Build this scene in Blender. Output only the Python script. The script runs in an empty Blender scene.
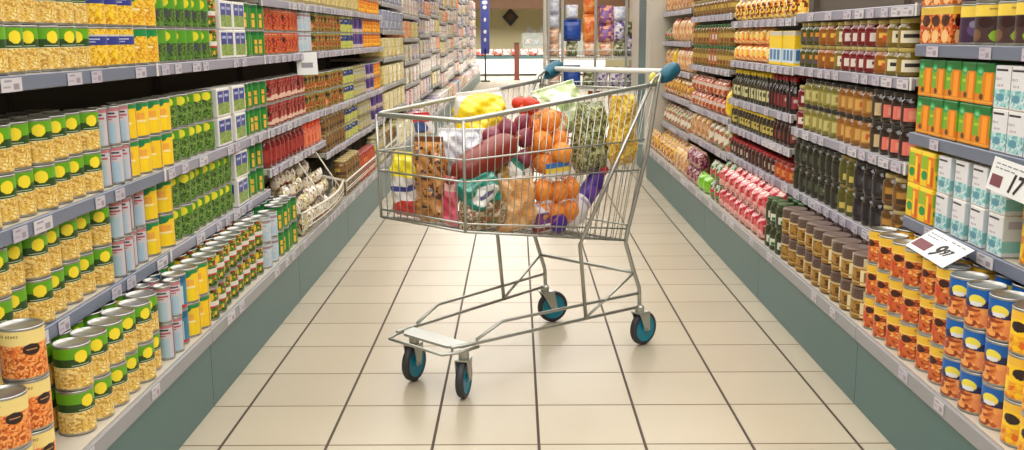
import bpy, math, random
import numpy as np
from mathutils import Vector, Matrix

# ------------------------------------------------------------------ camera, world, lamps, exposure
sc = bpy.context.scene
FPX, TILT, YAW, ROLL, CAMH = 977.34, 0.190815, -0.005832, -0.006142, 1.1349
f_ = Vector((math.sin(YAW)*math.cos(TILT), math.cos(YAW)*math.cos(TILT), -math.sin(TILT)))
r_ = Vector((math.cos(YAW), -math.sin(YAW), 0)); u_ = r_.cross(f_)
rr = math.cos(ROLL)*r_ + math.sin(ROLL)*u_; uu = -math.sin(ROLL)*r_ + math.cos(ROLL)*u_
cam_data = bpy.data.cameras.new('camera'); cam = bpy.data.objects.new('camera', cam_data)
sc.collection.objects.link(cam)
M = Matrix(((rr.x, uu.x, -f_.x, 0), (rr.y, uu.y, -f_.y, 0), (rr.z, uu.z, -f_.z, CAMH), (0, 0, 0, 1)))
cam.matrix_world = M
cam_data.sensor_width = 36; cam_data.lens = FPX*36/1024; cam_data.clip_end = 200
sc.camera = cam

world = bpy.data.worlds.new('store_ambient'); sc.world = world; world.use_nodes = True
world.node_tree.nodes['Background'].inputs[0].default_value = (1.0, 0.985, 0.97, 1)
world.node_tree.nodes['Background'].inputs[1].default_value = 0.4

def area(name, x, y, z, sx, sy, power, col=(1, .985, .965)):
    d = bpy.data.lights.new(name, 'AREA'); d.shape = 'RECTANGLE'; d.size = sx; d.size_y = sy
    d.energy = power; d.color = col
    o = bpy.data.objects.new(name, d); sc.collection.objects.link(o); o.location = (x, y, z)
    return o
LAMP_Y = (0.6, 4.2, 8.0, 13.0, 19.0, 26.0)
LAMP_P = (160, 118, 116, 155, 190, 620)
for y, p_ in zip(LAMP_Y, LAMP_P):
    area('ceiling_tube_light', 0.0, y, 3.36, 6.5, 3.0, p_)
sc.view_settings.view_transform = 'Standard'; sc.view_settings.look = 'None'
sc.view_settings.gamma = 1; sc.view_settings.use_curve_mapping = False
sc.view_settings.exposure = 0.0

rnd = random.Random(7); npr = np.random.default_rng(7)
PI = math.pi

# ------------------------------------------------------------------ materials
def mat(name, rough=.5, metal=0., color=None, coat=0., spec=.5, bump=None, noise=None, alpha=None, trans=0., emit=None):
    m = bpy.data.materials.new(name); m.use_nodes = True
    nt = m.node_tree; b = nt.nodes['Principled BSDF']
    b.inputs['Roughness'].default_value = rough; b.inputs['Metallic'].default_value = metal
    b.inputs['Coat Weight'].default_value = coat; b.inputs['Specular IOR Level'].default_value = spec
    b.inputs['Transmission Weight'].default_value = trans
    if alpha is not None: b.inputs['Alpha'].default_value = alpha
    if emit:
        b.inputs['Emission Color'].default_value = (*emit[:3], 1); b.inputs['Emission Strength'].default_value = emit[3]
    if color is None:
        a = nt.nodes.new('ShaderNodeVertexColor'); a.layer_name = 'Col'; src = a.outputs['Color']
    else:
        c = nt.nodes.new('ShaderNodeRGB'); c.outputs[0].default_value = (*[s2l(v) for v in color], 1); src = c.outputs[0]
    if noise:   # (scale, amount) gentle tonal variation of the thing's own colour
        tc = nt.nodes.new('ShaderNodeTexCoord'); n = nt.nodes.new('ShaderNodeTexNoise'); n.inputs['Scale'].default_value = noise[0]
        n.inputs['Detail'].default_value = 4; nt.links.new(tc.outputs['Object'], n.inputs['Vector'])
        mr = nt.nodes.new('ShaderNodeMapRange'); mr.inputs[3].default_value = 1-noise[1]; mr.inputs[4].default_value = 1+noise[1]
        nt.links.new(n.outputs['Fac'], mr.inputs[0])
        mx = nt.nodes.new('ShaderNodeVectorMath'); mx.operation = 'SCALE'
        nt.links.new(src, mx.inputs[0]); nt.links.new(mr.outputs[0], mx.inputs['Scale']); src = mx.outputs[0]
    if bump:
        tc = nt.nodes.new('ShaderNodeTexCoord'); n = nt.nodes.new('ShaderNodeTexNoise'); n.inputs['Scale'].default_value = bump[0]
        nt.links.new(tc.outputs['Object'], n.inputs['Vector']); bp = nt.nodes.new('ShaderNodeBump')
        bp.inputs['Strength'].default_value = bump[1]; bp.inputs['Distance'].default_value = bump[2]
        nt.links.new(n.outputs['Fac'], bp.inputs['Height']); nt.links.new(bp.outputs[0], b.inputs['Normal'])
    nt.links.new(src, b.inputs['Base Color'])
    return m
def s2l(v):
    v = v/255.
    return v/12.92 if v <= .04045 else ((v+.055)/1.055)**2.4
def s2la(a):
    a = np.clip(np.asarray(a, float)/255., 0, 1)
    return np.where(a <= .04045, a/12.92, ((a+.055)/1.055)**2.4)

MT = dict(
    paper=mat('printed_paper', .42, noise=(60, .04)),
    tin=mat('bright_tin', .32, .85, (172, 172, 168)),
    glass=mat('jar_glass', .12, coat=.5),
    film=mat('glossy_film', .22, coat=.3, bump=(45, .35, .01)),
    lid=mat('painted_lid', .3),
    skin=mat('fruit_skin', .38, bump=(220, .2, .002)),
    chrome=mat('chromed_wire', .3, .75, (178, 180, 174)),
    whitewire=mat('coated_wire', .4, 0, (214, 208, 192)),
    teal=mat('teal_plastic', .45, 0, (4, 86, 108)),
    hub=mat('teal_hub', .4, 0, (6, 132, 160)),
    rubber=mat('dark_rubber', .55, 0, (50, 52, 58)),
    kick=mat('teal_grey_enamel', .38, 0, (70, 106, 106), noise=(3, .05)),
    shelf=mat('cream_grey_enamel', .4, 0, (196, 190, 176), noise=(9, .04)),
    rail=mat('slate_price_rail', .35, 0, (112, 120, 140), noise=(12, .05)),
    rail2=mat('lilac_grey_price_rail', .35, 0, (150, 148, 164), noise=(12, .05)),
    decklip=mat('pale_grey_deck_rail', .4, 0, (150, 150, 154), noise=(12, .05)),
    back=mat('dark_back_panel', .7, 0, (84, 74, 66)),
    white=mat('white_plastic', .35, 0, (226, 224, 218)),
    ceiling=mat('ceiling_board', .8, 0, (214, 208, 196), noise=(2, .03)),
    brown=mat('brown_beam', .5, 0, (112, 76, 44), noise=(6, .12)),
    wall=mat('olive_cream_wall', .6, 0, (224, 214, 170), noise=(4, .06)),
    navy=mat('blue_banner', .4, 0, (66, 78, 160)),
    dark=mat('dark_sign', .4, 0, (52, 44, 44)),
    red=mat('brown_post', .4, 0, (126, 70, 62)),
    clear=mat('clear_glazing', .05, 0, (225, 235, 232), alpha=.25),
    net=mat('orange_net', .5, 0, (226, 112, 30)),
    thin=mat('clear_bag_film', .15, 0, (240, 238, 240), alpha=.22),
    lampglow=mat('lamp_diffuser', .5, 0, (255, 250, 240), emit=(1, .96, .88, 1.0)),
    ink=mat('black_ink', .6, 0, (34, 28, 34)),
    maroon=mat('maroon_print', .6, 0, (118, 62, 70)),
    card=mat('white_card', .5, 0, (226, 228, 228)),
    greyink=mat('grey_print', .6, 0, (140, 140, 150)),
)

# ------------------------------------------------------------------ scene bookkeeping
COL = sc.collection
def tag(o, label=None, cat=None, group=None, kind=None):
    if label: o['label'] = label
    if cat: o['category'] = cat
    if group: o['group'] = group
    if kind: o['kind'] = kind
    return o
def link(name, data, parent=None, loc=None, rz=0.):
    o = bpy.data.objects.new(name, data); COL.objects.link(o)
    if parent: o.parent = parent
    if loc is not None: o.location = loc
    if rz: o.rotation_euler = (0, 0, rz)
    return o

class MB:
    """collects geometry, builds ONE mesh"""
    def __init__(s): s.v = []; s.f = []; s.m = []; s.c = []; s.mats = []
    def mi(s, m):
        if m not in s.mats: s.mats.append(m)
        return s.mats.index(m)
    def add(s, vs, fs, m, col=(200, 200, 200)):
        o = len(s.v); s.v += [tuple(v) for v in vs]; k = s.mi(m)
        for i, f in enumerate(fs):
            s.f.append(tuple(a+o for a in f)); s.m.append(k)
            s.c.append(col[i] if isinstance(col, list) else col)
        return s
    def box(s, x0, x1, y0, y1, z0, z1, m, col=(200, 200, 200), ch=0.):
        if x0 > x1: x0, x1 = x1, x0
        if ch <= 0:
            vs = [(x, y, z) for z in (z0, z1) for y in (y0, y1) for x in (x0, x1)]
            fs = [(0, 2, 3, 1), (4, 5, 7, 6), (0, 1, 5, 4), (2, 6, 7, 3), (0, 4, 6, 2), (1, 3, 7, 5)]
            return s.add(vs, fs, m, col)
        rings = []
        for z, c in ((z0, ch), (z0+ch, 0), (z1-ch, 0), (z1, ch)):
            X0, X1, Y0, Y1 = x0+c, x1-c, y0+c, y1-c
            k = ch
            rings.append([(X0+k, Y0, z), (X1-k, Y0, z), (X1, Y0+k, z), (X1, Y1-k, z), (X1-k, Y1, z), (X0+k, Y1, z), (X0, Y1-k, z), (X0, Y0+k, z)])
        vs = [p for r in rings for p in r]; fs = []
        for i in range(3):
            for j in range(8):
                a = i*8+j; b = i*8+(j+1) % 8
                fs.append((a, b, b+8, a+8))
        fs.append(tuple(range(7, -1, -1))); fs.append(tuple(range(24, 32)))
        return s.add(vs, fs, m, col)
    def tube(s, pts, r, m, n=6, col=(200, 200, 200), closed=False):
        pts = [Vector(p) for p in pts]; N = len(pts); vs = []; fs = []
        for i, p in enumerate(pts):
            if closed: t = pts[(i+1) % N]-pts[i-1]
            else: t = pts[min(i+1, N-1)]-pts[max(i-1, 0)]
            t.normalize()
            a = Vector((0, 0, 1)) if abs(t.z) < .9 else Vector((1, 0, 0))
            u = t.cross(a).normalized(); w = t.cross(u)
            rad = r[i] if isinstance(r, (list, tuple)) else r
            for k in range(n):
                an = 2*PI*k/n; vs.append(p+u*math.cos(an)*rad+w*math.sin(an)*rad)
        for i in range(N if closed else N-1):
            for k in range(n):
                a = i*n+k; b = i*n+(k+1) % n; c = ((i+1) % N)*n+(k+1) % n; d = ((i+1) % N)*n+k
                fs.append((a, d, c, b))
        if not closed:
            fs.append(tuple(range(n))); fs.append(tuple(range(N*n-1, N*n-n-1, -1)))
        return s.add(vs, fs, m, col)
    def lathe(s, prof, m, seg=24, origin=(0, 0, 0), axis='Z', col=(200, 200, 200), cap=True):
        vs = []; fs = []; N = len(prof)
        for r, z in prof:
            for k in range(seg):
                a = 2*PI*k/seg; p = (r*math.cos(a), r*math.sin(a), z)
                if axis == 'Y': p = (p[0], z, p[1])
                if axis == 'X': p = (z, p[0], p[1])
                vs.append((p[0]+origin[0], p[1]+origin[1], p[2]+origin[2]))
        for i in range(N-1):
            for k in range(seg):
                a = i*seg+k; b = i*seg+(k+1) % seg
                fs.append((a, b, b+seg, a+seg))
        if cap:
            fs.append(tuple(range(seg-1, -1, -1))); fs.append(tuple(range((N-1)*seg, N*seg)))
        return s.add(vs, fs, m, col)
    def ell(s, c, rad, m, col=(200, 200, 200), seg=14, rings=9, bend=0.):
        vs = []; fs = []
        for i in range(rings+1):
            t = -PI/2+PI*i/rings
            for k in range(seg):
                a = 2*PI*k/seg
                vs.append((c[0]+rad[0]*math.cos(t)*math.cos(a), c[1]+rad[1]*math.cos(t)*math.sin(a), c[2]+rad[2]*math.sin(t)))
        for i in range(rings):
            for k in range(seg):
                a = i*seg+k; b = i*seg+(k+1) % seg; fs.append((a, b, b+seg, a+seg))
        return s.add(vs, fs, m, col)
    def mesh(s, name, smooth=False):
        me = bpy.data.meshes.new(name); me.from_pydata(s.v, [], s.f)
        for m in s.mats: me.materials.append(MT[m])
        me.polygons.foreach_set('material_index', s.m)
        if smooth: me.polygons.foreach_set('use_smooth', [True]*len(s.f))
        ca = me.color_attributes.new('Col', 'FLOAT_COLOR', 'CORNER')
        cols = s2la(np.array(s.c, float)); cnt = np.array([len(f) for f in s.f])
        full = np.ones((cnt.sum(), 4)); full[:, :3] = np.repeat(cols, cnt, axis=0)
        ca.data.foreach_set('color', full.ravel())
        me.update(); return me
    def obj(s, name, parent=None, loc=None, rz=0., smooth=False):
        return link(name, s.mesh(name, smooth), parent, loc, rz)

# ------------------------------------------------------------------ label artwork (colour grids)
class Art:
    RES = 1.5
    def __init__(s, w, h, col):
        w, h = int(w*Art.RES), int(h*Art.RES); s.w, s.h = w, h; s.a = np.empty((h, w, 3)); s.a[:] = col
    def rect(s, x0, x1, y0, y1, col):
        s.a[int(round(y0*s.h)):int(round(y1*s.h)), int(round(x0*s.w)):int(round(x1*s.w))] = col; return s
    def ell(s, cx, cy, rx, ry, col):
        X = (np.arange(s.w)+.5)/s.w; Y = (np.arange(s.h)+.5)/s.h
        dx = np.abs(X-cx); dx = np.minimum(dx, 1-dx)
        m = (dx[None, :]/rx)**2+((Y[:, None]-cy)/ry)**2 <= 1
        s.a[m] = col; return s
    def grains(s, y0, y1, cols, size=2.5, x0=0., x1=1., line=None):
        r0, r1 = int(round(y0*s.h)), int(round(y1*s.h)); c0, c1 = int(round(x0*s.w)), int(round(x1*s.w))
        if r1 <= r0 or c1 <= c0: return s
        n = max(3, int((r1-r0)*(c1-c0)/size**2))
        px = npr.uniform(c0, c1, n); py = npr.uniform(r0, r1, n)
        Y, X = np.mgrid[r0:r1, c0:c1]
        d = (X[..., None]-px)**2+(Y[..., None]-py)**2
        k = d.argmin(-1); cc = np.array(cols, float)[npr.integers(0, len(cols), n)]
        s.a[r0:r1, c0:c1] = cc[k]+npr.normal(0, 5, k.shape)[..., None]
        return s
    def noise(s, amt): s.a += npr.normal(0, amt, s.a.shape[:2])[..., None]; return s
    def text(s, x, y, txt, col, sc_=1):
        x, y = int(x*s.RES), int(y*s.RES)
        for ch in txt:
            g = FONT.get(ch)
            if g:
                for j, row in enumerate(g):
                    for i, b in enumerate(row):
                        if b == '1':
                            s.a[y+j*sc_:y+(j+1)*sc_, (x+i*sc_):(x+(i+1)*sc_)] = col
            x += (4 if ch != 'M' else 4)*sc_
        return s
    def tile(s, n): s.a = np.tile(s.a, (1, n, 1)); s.w *= n; return s
FONT = {k: v.split() for k, v in {
 'A': '010 101 111 101 101', 'B': '110 101 110 101 110', 'C': '011 100 100 100 011', 'D': '110 101 101 101 110', 'E': '111 100 110 100 111',
 'I': '111 010 010 010 111', 'J': '001 001 001 101 010', 'K': '101 110 100 110 101', 'N': '110 101 101 101 101', 'O': '010 101 101 101 010',
 'R': '110 101 110 101 101', 'S': '011 100 010 001 110', 'T': '111 010 010 010 010', 'U': '101 101 101 101 111', 'Y': '101 101 010 010 010', 'M': '101 111 111 101 101',
 'u': '000 101 101 101 011', 'i': '010 000 010 010 010', 'c': '000 011 100 100 011', 'e': '010 101 111 100 011', 'r': '000 011 100 100 100', 'y': '101 101 011 001 110'}.items()}

def circle_section(W): return [(math.cos(2*PI*i/W), math.sin(2*PI*i/W)) for i in range(W)], None
def rect_section(w, d, W, rad=.004):
    """rounded rectangle, half sizes: x = d/2 (facing), y = w/2; point 0 at the middle of +X face, ccw"""
    hx, hy = d/2, w/2; per = 2*(w+d); pts = []
    for i in range(W):
        s = i/W*per
        if s < hy: p = (hx, s)
        elif s < hy+d: p = (hx-(s-hy), hy)
        elif s < hy+d+w: p = (-hx, hy-(s-hy-d))
        elif s < hy+2*d+w: p = (-hx+(s-hy-d-w), -hy)
        else: p = (hx, -hy+(s-hy-2*d-w))
        x = max(-hx+rad, min(hx-rad, p[0])); y = max(-hy+rad, min(hy-rad, p[1]))
        dx, dy = p[0]-x, p[1]-y; L = math.hypot(dx, dy)
        if L > 1e-9 and L > rad: p = (x+dx/L*rad, y+dy/L*rad)
        pts.append(p)
    return pts
class Kind: pass
def solid(name, section, prof, art, part_mats):
    """section: W (x,y) points; prof: [(z, sx, sy, tag)] bottom to top; tag: 'A' artwork or (part, mat, colour).
    Returns full mesh and per-part meshes."""
    W = len(section)
    total = sum(abs(prof[i][0]-prof[i-1][0])+abs(prof[i][1]-prof[i-1][1])*0.0 for i in range(1, len(prof)) if prof[i][3] == 'A')
    rings = [prof[0][:3]]; tags = []; t = 0.
    for i in range(1, len(prof)):
        z, sx, sy, tg = prof[i]; z0, x0, y0 = prof[i-1][:3]
        if tg == 'A':
            L = abs(z-z0); n = max(1, int(round(art.h*L/total)))
            for k in range(n):
                q = (k+1)/n; rings.append((z0+(z-z0)*q, x0+(sx-x0)*q, y0+(sy-y0)*q))
                fr = (t+L*(k+.5)/n)/total
                tags.append(('A', min(art.h-1, int((1-fr)*art.h))))
            t += L
        else:
            rings.append((z, sx, sy)); tags.append(tg)
    verts = [(x*sx, y*sy, z) for z, sx, sy in rings for x, y in section]
    groups = {}
    for i, tg in enumerate(tags):
        if tg[0] == 'A': part, m = part_mats['A']
        else: part, m = tg[0], tg[1]
        g = groups.setdefault(part, [])
        for k in range(W):
            a = i*W+k; b = i*W+(k+1) % W
            col = art.a[tg[1], int(k*art.w/W) % art.w] if tg[0] == 'A' else tg[2]
            g.append(((a, b, b+W, a+W), m, col))
    first = tags[0]; last = tags[-1]
    def info(tg, row):
        return (part_mats['A'][0], part_mats['A'][1], art.a[row].mean(0)) if tg[0] == 'A' else tg[:3]
    for tg, f, row in ((first, tuple(range(W-1, -1, -1)), art.h-1), (last, tuple(range((len(rings)-1)*W, len(rings)*W)), 0)):
        p_, m_, c_ = info(tg, row); groups.setdefault(p_, []).append((f, m_, c_))
    def build(nm, lst):
        mb = MB(); used = sorted({a for f, _, _ in lst for a in f}); mp = {a: i for i, a in enumerate(used)}
        mb.v = [verts[a] for a in used]
        for f, m, c in lst:
            mb.f.append(tuple(mp[a] for a in f)); mb.m.append(mb.mi(m)); mb.c.append(tuple(c))
        return mb.mesh(nm, True)
    full = build(name, [x for g in groups.values() for x in g])
    parts = {}
    if len(groups) > 1:
        ia = [i for i, t_ in enumerate(tags) if t_[0] == 'A']
        if ia and 'body' in groups and part_mats['A'][0] != 'body':   # the body runs on under its label
            g0 = groups['body'][0]; a0, b0 = ia[0]*W, (ia[-1]+1)*W
            groups['body'] += [((a0+k, a0+(k+1) % W, b0+(k+1) % W, b0+k), g0[1], g0[2]) for k in range(W)]
        parts = {k: build(k, g) for k, g in groups.items()}
        if ia and part_mats['A'][0] != 'body':
            for v in parts[part_mats['A'][0]].vertices: v.co.x *= 1.006; v.co.y *= 1.006
    return full, parts

KINDS = {}
def reg(key, name, cat, full, parts, root, w, d, h, desc, spin=.25, face=0.):
    k = Kind(); k.name, k.cat, k.full, k.parts, k.root, k.w, k.d, k.h, k.desc, k.spin, k.face = name, cat, full, parts, root, w, d, h, desc, spin, face
    KINDS[key] = k; return k
def tin(key, name, art, r, h, desc, cat='tin can', W=None, lidm='tin'):
    W = W or art.w; sec, _ = circle_section(W); c = (205, 204, 198)
    B = ('body', lidm, c)
    prof = [(.001, r*.9, r*.9, None), (0, r*.97, r*.97, B), (.0025, r*1.02, r*1.02, B), (.006, r*.995, r*.995, B), (h-.006, r*.995, r*.995, 'A'),
            (h-.0025, r*1.02, r*1.02, B), (h, r*.985, r*.985, B), (h-.0005, r*.94, r*.94, B), (h-.005, r*.92, r*.92, B), (h-.0045, r*.6, r*.6, B), (h-.0055, r*.57, r*.57, B)]
    full, parts = solid(name, sec, prof, art, {'A': ('label', 'paper')})
    return reg(key, name, cat, full, parts, 'body', 2*r*1.02, 2*r*1.02, h, desc, face=-PI/4)
def jar(key, name, art, r, h, desc, content, lidc, lidh=.014, lr=.86, cat='jar', neck=.12, lab=(.18, .72), W=None, lidm='lid'):
    W = W or art.w; sec, _ = circle_section(W)
    G = ('body', 'glass', content); Ld = ('lid', lidm, lidc); zb = h-lidh; sh = zb-h*neck
    l0, l1 = zb*lab[0], zb*lab[1]
    prof = [(.001, r*.8, r*.8, None), (0, r*.88, r*.88, G), (h*.05, r, r, G), (l0, r, r, G), (l1, r*1.004, r*1.004, 'A'), (sh, r, r, G), (zb-h*.04, r*lr*.97, r*lr*.97, G), (zb, r*lr*.95, r*lr*.95, G),
            (zb+.0005, r*lr, r*lr, Ld), (h-.002, r*lr, r*lr, Ld), (h, r*lr*.95, r*lr*.95, Ld), (h-.0005, r*lr*.4, r*lr*.4, Ld)]
    full, parts = solid(name, sec, prof, art, {'A': ('label', 'paper')})
    return reg(key, name, cat, full, parts, 'body', 2*r*1.01, 2*r*1.01, h, desc, face=PI/4)
def bottle(key, name, art, r, h, desc, content, capc, cat='bottle'):
    W = art.w; sec, _ = circle_section(W); G = ('body', 'glass', content); C_ = ('cap', 'lid', capc)
    prof = [(.001, r*.8, r*.8, None), (0, r*.9, r*.9, G), (h*.04, r, r, G), (h*.1, r, r, G), (h*.52, r*1.01, r*1.01, 'A'), (h*.58, r, r, G), (h*.72, r*.45, r*.45, G), (h*.86, r*.36, r*.36, G),
            (h*.862, r*.46, r*.46, C_), (h*.995, r*.44, r*.44, C_), (h, r*.38, r*.38, C_)]
    full, parts = solid(name, sec, prof, art, {'A': ('label', 'paper')})
    return reg(key, name, cat, full, parts, 'body', 2*r*1.02, 2*r*1.02, h, desc, face=PI/4)
def boxart(front, side, w, d, cols_m=520):
    """assemble perimeter artwork from a front and a side"""
    def fit(a, n):
        idx = (np.arange(n)*a.shape[1]/n).astype(int); return a[:, idx]
    h = front.h; nf = max(4, int(w*cols_m)//2*2); ns = max(2, int(d*cols_m))
    if side.h != h: side.a = side.a[(np.arange(h)*side.h/h).astype(int)]
    F = fit(front.a, nf); S = fit(side.a, ns)
    A = Art(1, 1, (0, 0, 0)); A.h = h; A.a = np.concatenate([F[:, nf//2:], S, F, S, F[:, :nf//2]], 1); A.w = A.a.shape[1]
    return A
def carton(key, name, front, side, w, d, h, desc, top=(225, 222, 215), cat='carton', rad=.003, m='paper', cols_m=520):
    A = boxart(front, side, w, d, cols_m); sec = rect_section(w, d, A.w, rad); T = ('body', m, top); b = 1-2*.0025/min(w, d)
    prof = [(0, b, b, None), (.0025, 1, 1, 'A' if False else T), (h-.0025, 1, 1, 'A'), (h, b, b, T), (h, .3, .3, T)]
    full, parts = solid(name, sec, prof, A, {'A': ('body', m)})
    return reg(key, name, cat, full, {}, 'body', w, d, h, desc, spin=.04)
def pouch(key, name, front, w, d, h, desc, cat='bag', crink=.0, seal=(220, 220, 215), W=None, amp=.0):
    """pillow bag: lens section, sealed top and bottom"""
    W = W or front.w*2; sec = []
    for i in range(W):
        a = 2*PI*i/W; cx, sy = math.cos(a), math.sin(a)
        sec.append((d/2*math.copysign(abs(cx)**.8, cx), w/2*math.copysign(abs(sy)**.75, sy)))
    A = Art(1, 1, 0); A.h = front.h; n = W//2
    idx = ((np.arange(n)+.5)*front.w/n).astype(int); half = front.a[:, idx]
    A.a = np.concatenate([half[:, n//2:], half, half[:, :n//2]], 1)[:, :W]; A.w = A.a.shape[1]
    prof = [(0, .06, .9, None)]
    for z, sx, sy in ((.03, .3, .93), (.1, .8, .98), (.25, 1, .97), (.5, .96, .96), (.72, .85, .97), (.88, .45, .97), (.94, .1, .95), (1, .06, .96)):
        prof.append((z*h, sx, sy, 'A'))
    full, parts = solid(name, sec, prof, A, {'A': ('body', 'film')})
    if amp:
        n = len(full.vertices); co = np.empty(n*3); full.vertices.foreach_get('co', co); co = co.reshape(-1, 3)
        ph = npr.uniform(0, 6, 6)
        dsp = (np.sin(co[:, 1]*70+ph[0]+co[:, 2]*30)+np.sin(co[:, 2]*80+ph[1]-co[:, 1]*40)+np.sin(co[:, 2]*150+ph[2]+co[:, 1]*110)*.6)*amp
        co[:, 0] += np.sign(co[:, 0])*dsp*np.minimum(1, np.abs(co[:, 0])/(d*.3)); full.vertices.foreach_set('co', co.ravel())
    return reg(key, name, cat, full, {}, 'body', w, d, h, desc, spin=.12)

# ------------------------------------------------------------------ the product kinds
CORN = [(226, 186, 84), (240, 208, 112), (206, 160, 56), (232, 196, 120), (196, 150, 60), (246, 226, 156)]
CORNY = [(240, 194, 30), (250, 216, 60), (222, 166, 14), (246, 206, 90), (206, 146, 20)]
PEA = [(60, 104, 34), (84, 130, 44), (38, 70, 26), (104, 146, 60), (30, 48, 22), (72, 96, 40)]
LPEA = [(112, 150, 60), (134, 166, 74), (90, 130, 46), (150, 176, 92)]
BEAN = [(226, 112, 34), (240, 140, 56), (198, 84, 24), (246, 164, 84), (180, 66, 18)]
RBEAN = [(178, 48, 28), (204, 72, 40), (146, 30, 22), (214, 104, 64), (120, 24, 20)]
PEACH = [(222, 120, 40), (236, 150, 60), (190, 84, 34), (240, 180, 100), (206, 100, 50), (140, 50, 26)]

def art_corn(bright=(100, 168, 24), dark=(38, 74, 24), grain=CORN, y=(250, 226, 50)):
    a = Art(40, 40, bright); a.rect(0, 1, .26, .47, dark); a.grains(.47, 1, grain, 2.2)
    a.ell(.8, .22, .125, .15, y); a.rect(.62, .95, .41, .44, (190, 200, 170)); a.rect(0, 1, .46, .48, (226, 226, 190))
    return a.tile(2)
tin('corn', 'sweetcorn_tin', art_corn(), .040, .105, 'sweetcorn tin with green top')
a = Art(36, 36, (214, 206, 190)); a.grains(0, .14, CORNY, 2.5).rect(0, 1, .14, .2, (206, 200, 190)).rect(0, 1, .2, .44, (52, 62, 140)).rect(.1, .8, .26, .3, (190, 196, 230)).rect(.2, .7, .34, .37, (170, 178, 220)); a.grains(.44, 1, CORNY, 2.5)
tin('bluecorn', 'sweetcorn_tin', a.tile(2), .044, .105, 'yellow sweetcorn tin with blue band')
a = Art(40, 40, (246, 196, 60)); a.grains(0, 1, CORNY+[(240, 160, 40)], 2.4).rect(0, 1, 0, .2, (24, 140, 70)).ell(.5, .2, .3, .14, (24, 140, 70)).rect(.15, .85, .5, .56, (250, 230, 170))
tin('wavecorn', 'sweetcorn_tin', a.tile(2), .046, .105, 'golden sweetcorn tin with green wave')
def art_pea(blank=False):
    a = Art(36, 36, (70, 120, 30)); a.rect(0, 1, 0, .42, (88, 158, 36)).rect(0, .45, .42, .5, (60, 64, 56)); a.grains(.42, 1, PEA, 2.2)
    a.ell(.62, .2, .18, .17, (236, 222, 40)); a.rect(.4, .85, .46, .72, (72, 78, 74)); return a.tile(2)
tin('pea', 'pea_tin', art_pea(), .0385, .105, 'dark green pea tin with yellow roundel')
a = Art(32, 40, (84, 148, 26)); a.grains(.3, 1, PEA+PEA+LPEA, 2.0).rect(0, 1, .28, .31, (60, 100, 30)).ell(.7, .16, .16, .15, (238, 226, 50)).rect(.1, .5, .1, .2, (60, 130, 40)).rect(.2, .8, .55, .62, (110, 140, 60))
tin('pea2', 'pea_tin', a.tile(2), .0375, .105, 'tall green pea tin with lime top')
a = Art(32, 32, (80, 130, 40)); a.grains(0, 1, PEA+[(190, 40, 30), (230, 200, 60)], 3).rect(0, 1, .4, .58, (226, 220, 210)).ell(.5, .25, .24, .18, (240, 200, 40)).rect(0, 1, .56, .62, (190, 44, 40))
tin('mixveg', 'vegetable_tin', a.tile(2), .0375, .105, 'mixed vegetable tin with red band')
a = Art(32, 40, (40, 130, 50)); a.rect(0, 1, 0, .14, (20, 104, 50)); a.rect(.0, .18, .14, 1, (110, 170, 50)).rect(.42, .6, .2, 1, (248, 206, 60)).rect(.7, .84, .35, .95, (240, 180, 70)).rect(.25, .3, .3, 1, (200, 210, 60)).rect(.4, .9, .55, .62, (60, 140, 50))
tin('greencorn', 'baby_corn_tin', a.tile(2), .0375, .105, 'green tin picturing yellow baby corn')
a = Art(34, 36, (176, 50, 30)); a.grains(0, 1, RBEAN+[(220, 130, 60)], 2.6).rect(0, 1, 0, .1, (206, 84, 54)).ell(.5, .34, .26, .17, (58, 30, 26)).rect(.1, .9, .06, .12, (226, 170, 140))
tin('redbean', 'red_bean_tin', a.tile(2), .0385, .101, 'orange-red bean tin with dark oval')
a = Art(34, 36, (150, 36, 36)); a.grains(0, 1, [(136, 30, 34), (164, 50, 44), (110, 24, 30), (190, 110, 90)], 3).ell(.5, .4, .26, .2, (48, 18, 22)).rect(0, 1, .8, .92, (226, 196, 170)).ell(.0, .78, .2, .12, (230, 190, 170))
tin('kidney', 'kidney_bean_tin', a.tile(2), .0385, .105, 'burgundy kidney bean tin')
a = Art(30, 36, (196, 206, 214)); a.rect(0, 1, .1, .2, (160, 130, 140)).rect(.1, .8, .3, .34, (130, 140, 160)).rect(0, .2, .4, 1, (170, 190, 206)).rect(.3, .9, .6, .9, (178, 200, 214)).noise(8)
tin('paleblue', 'asparagus_tin', a.tile(2), .0375, .101, 'pale blue-grey vegetable tin')
a = Art(24, 40, (200, 196, 202)); a.rect(0, 1, 0, .08, (196, 120, 130)).rect(.2, .8, .12, .17, (60, 50, 60)).rect(.1, .9, .22, .27, (186, 70, 84)).rect(.2, .7, .3, .34, (190, 90, 100)).rect(.25, .8, .42, 1, (168, 196, 212)).rect(0, .1, 0, 1, (120, 90, 100))
tin('whitetin', 'asparagus_tin', a.tile(2), .0235, .105, 'slim white asparagus tin')
a = Art(24, 40, (60, 130, 160)); a.rect(0, 1, 0, .2, (30, 100, 140)).rect(.2, .8, .3, .9, (200, 216, 224)).rect(0, 1, .92, 1, (190, 60, 60))
tin('tealtin', 'asparagus_tin', a.tile(2), .034, .105, 'teal and white slim vegetable tin')
a = Art(30, 40, (248, 206, 40)); a.rect(0, 1, 0, .12, (40, 140, 70)).ell(.5, .12, .25, .13, (26, 128, 84)).rect(.2, .8, .3, .5, (242, 174, 70)).rect(.15, .85, .52, .58, (250, 232, 170)).rect(0, .06, .1, 1, (206, 150, 20)).rect(.2, .8, .62, 1, (252, 216, 30))
tin('yellowtall', 'pineapple_tin', a.tile(2), .0395, .105, 'yellow fruit tin with green top')
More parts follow.
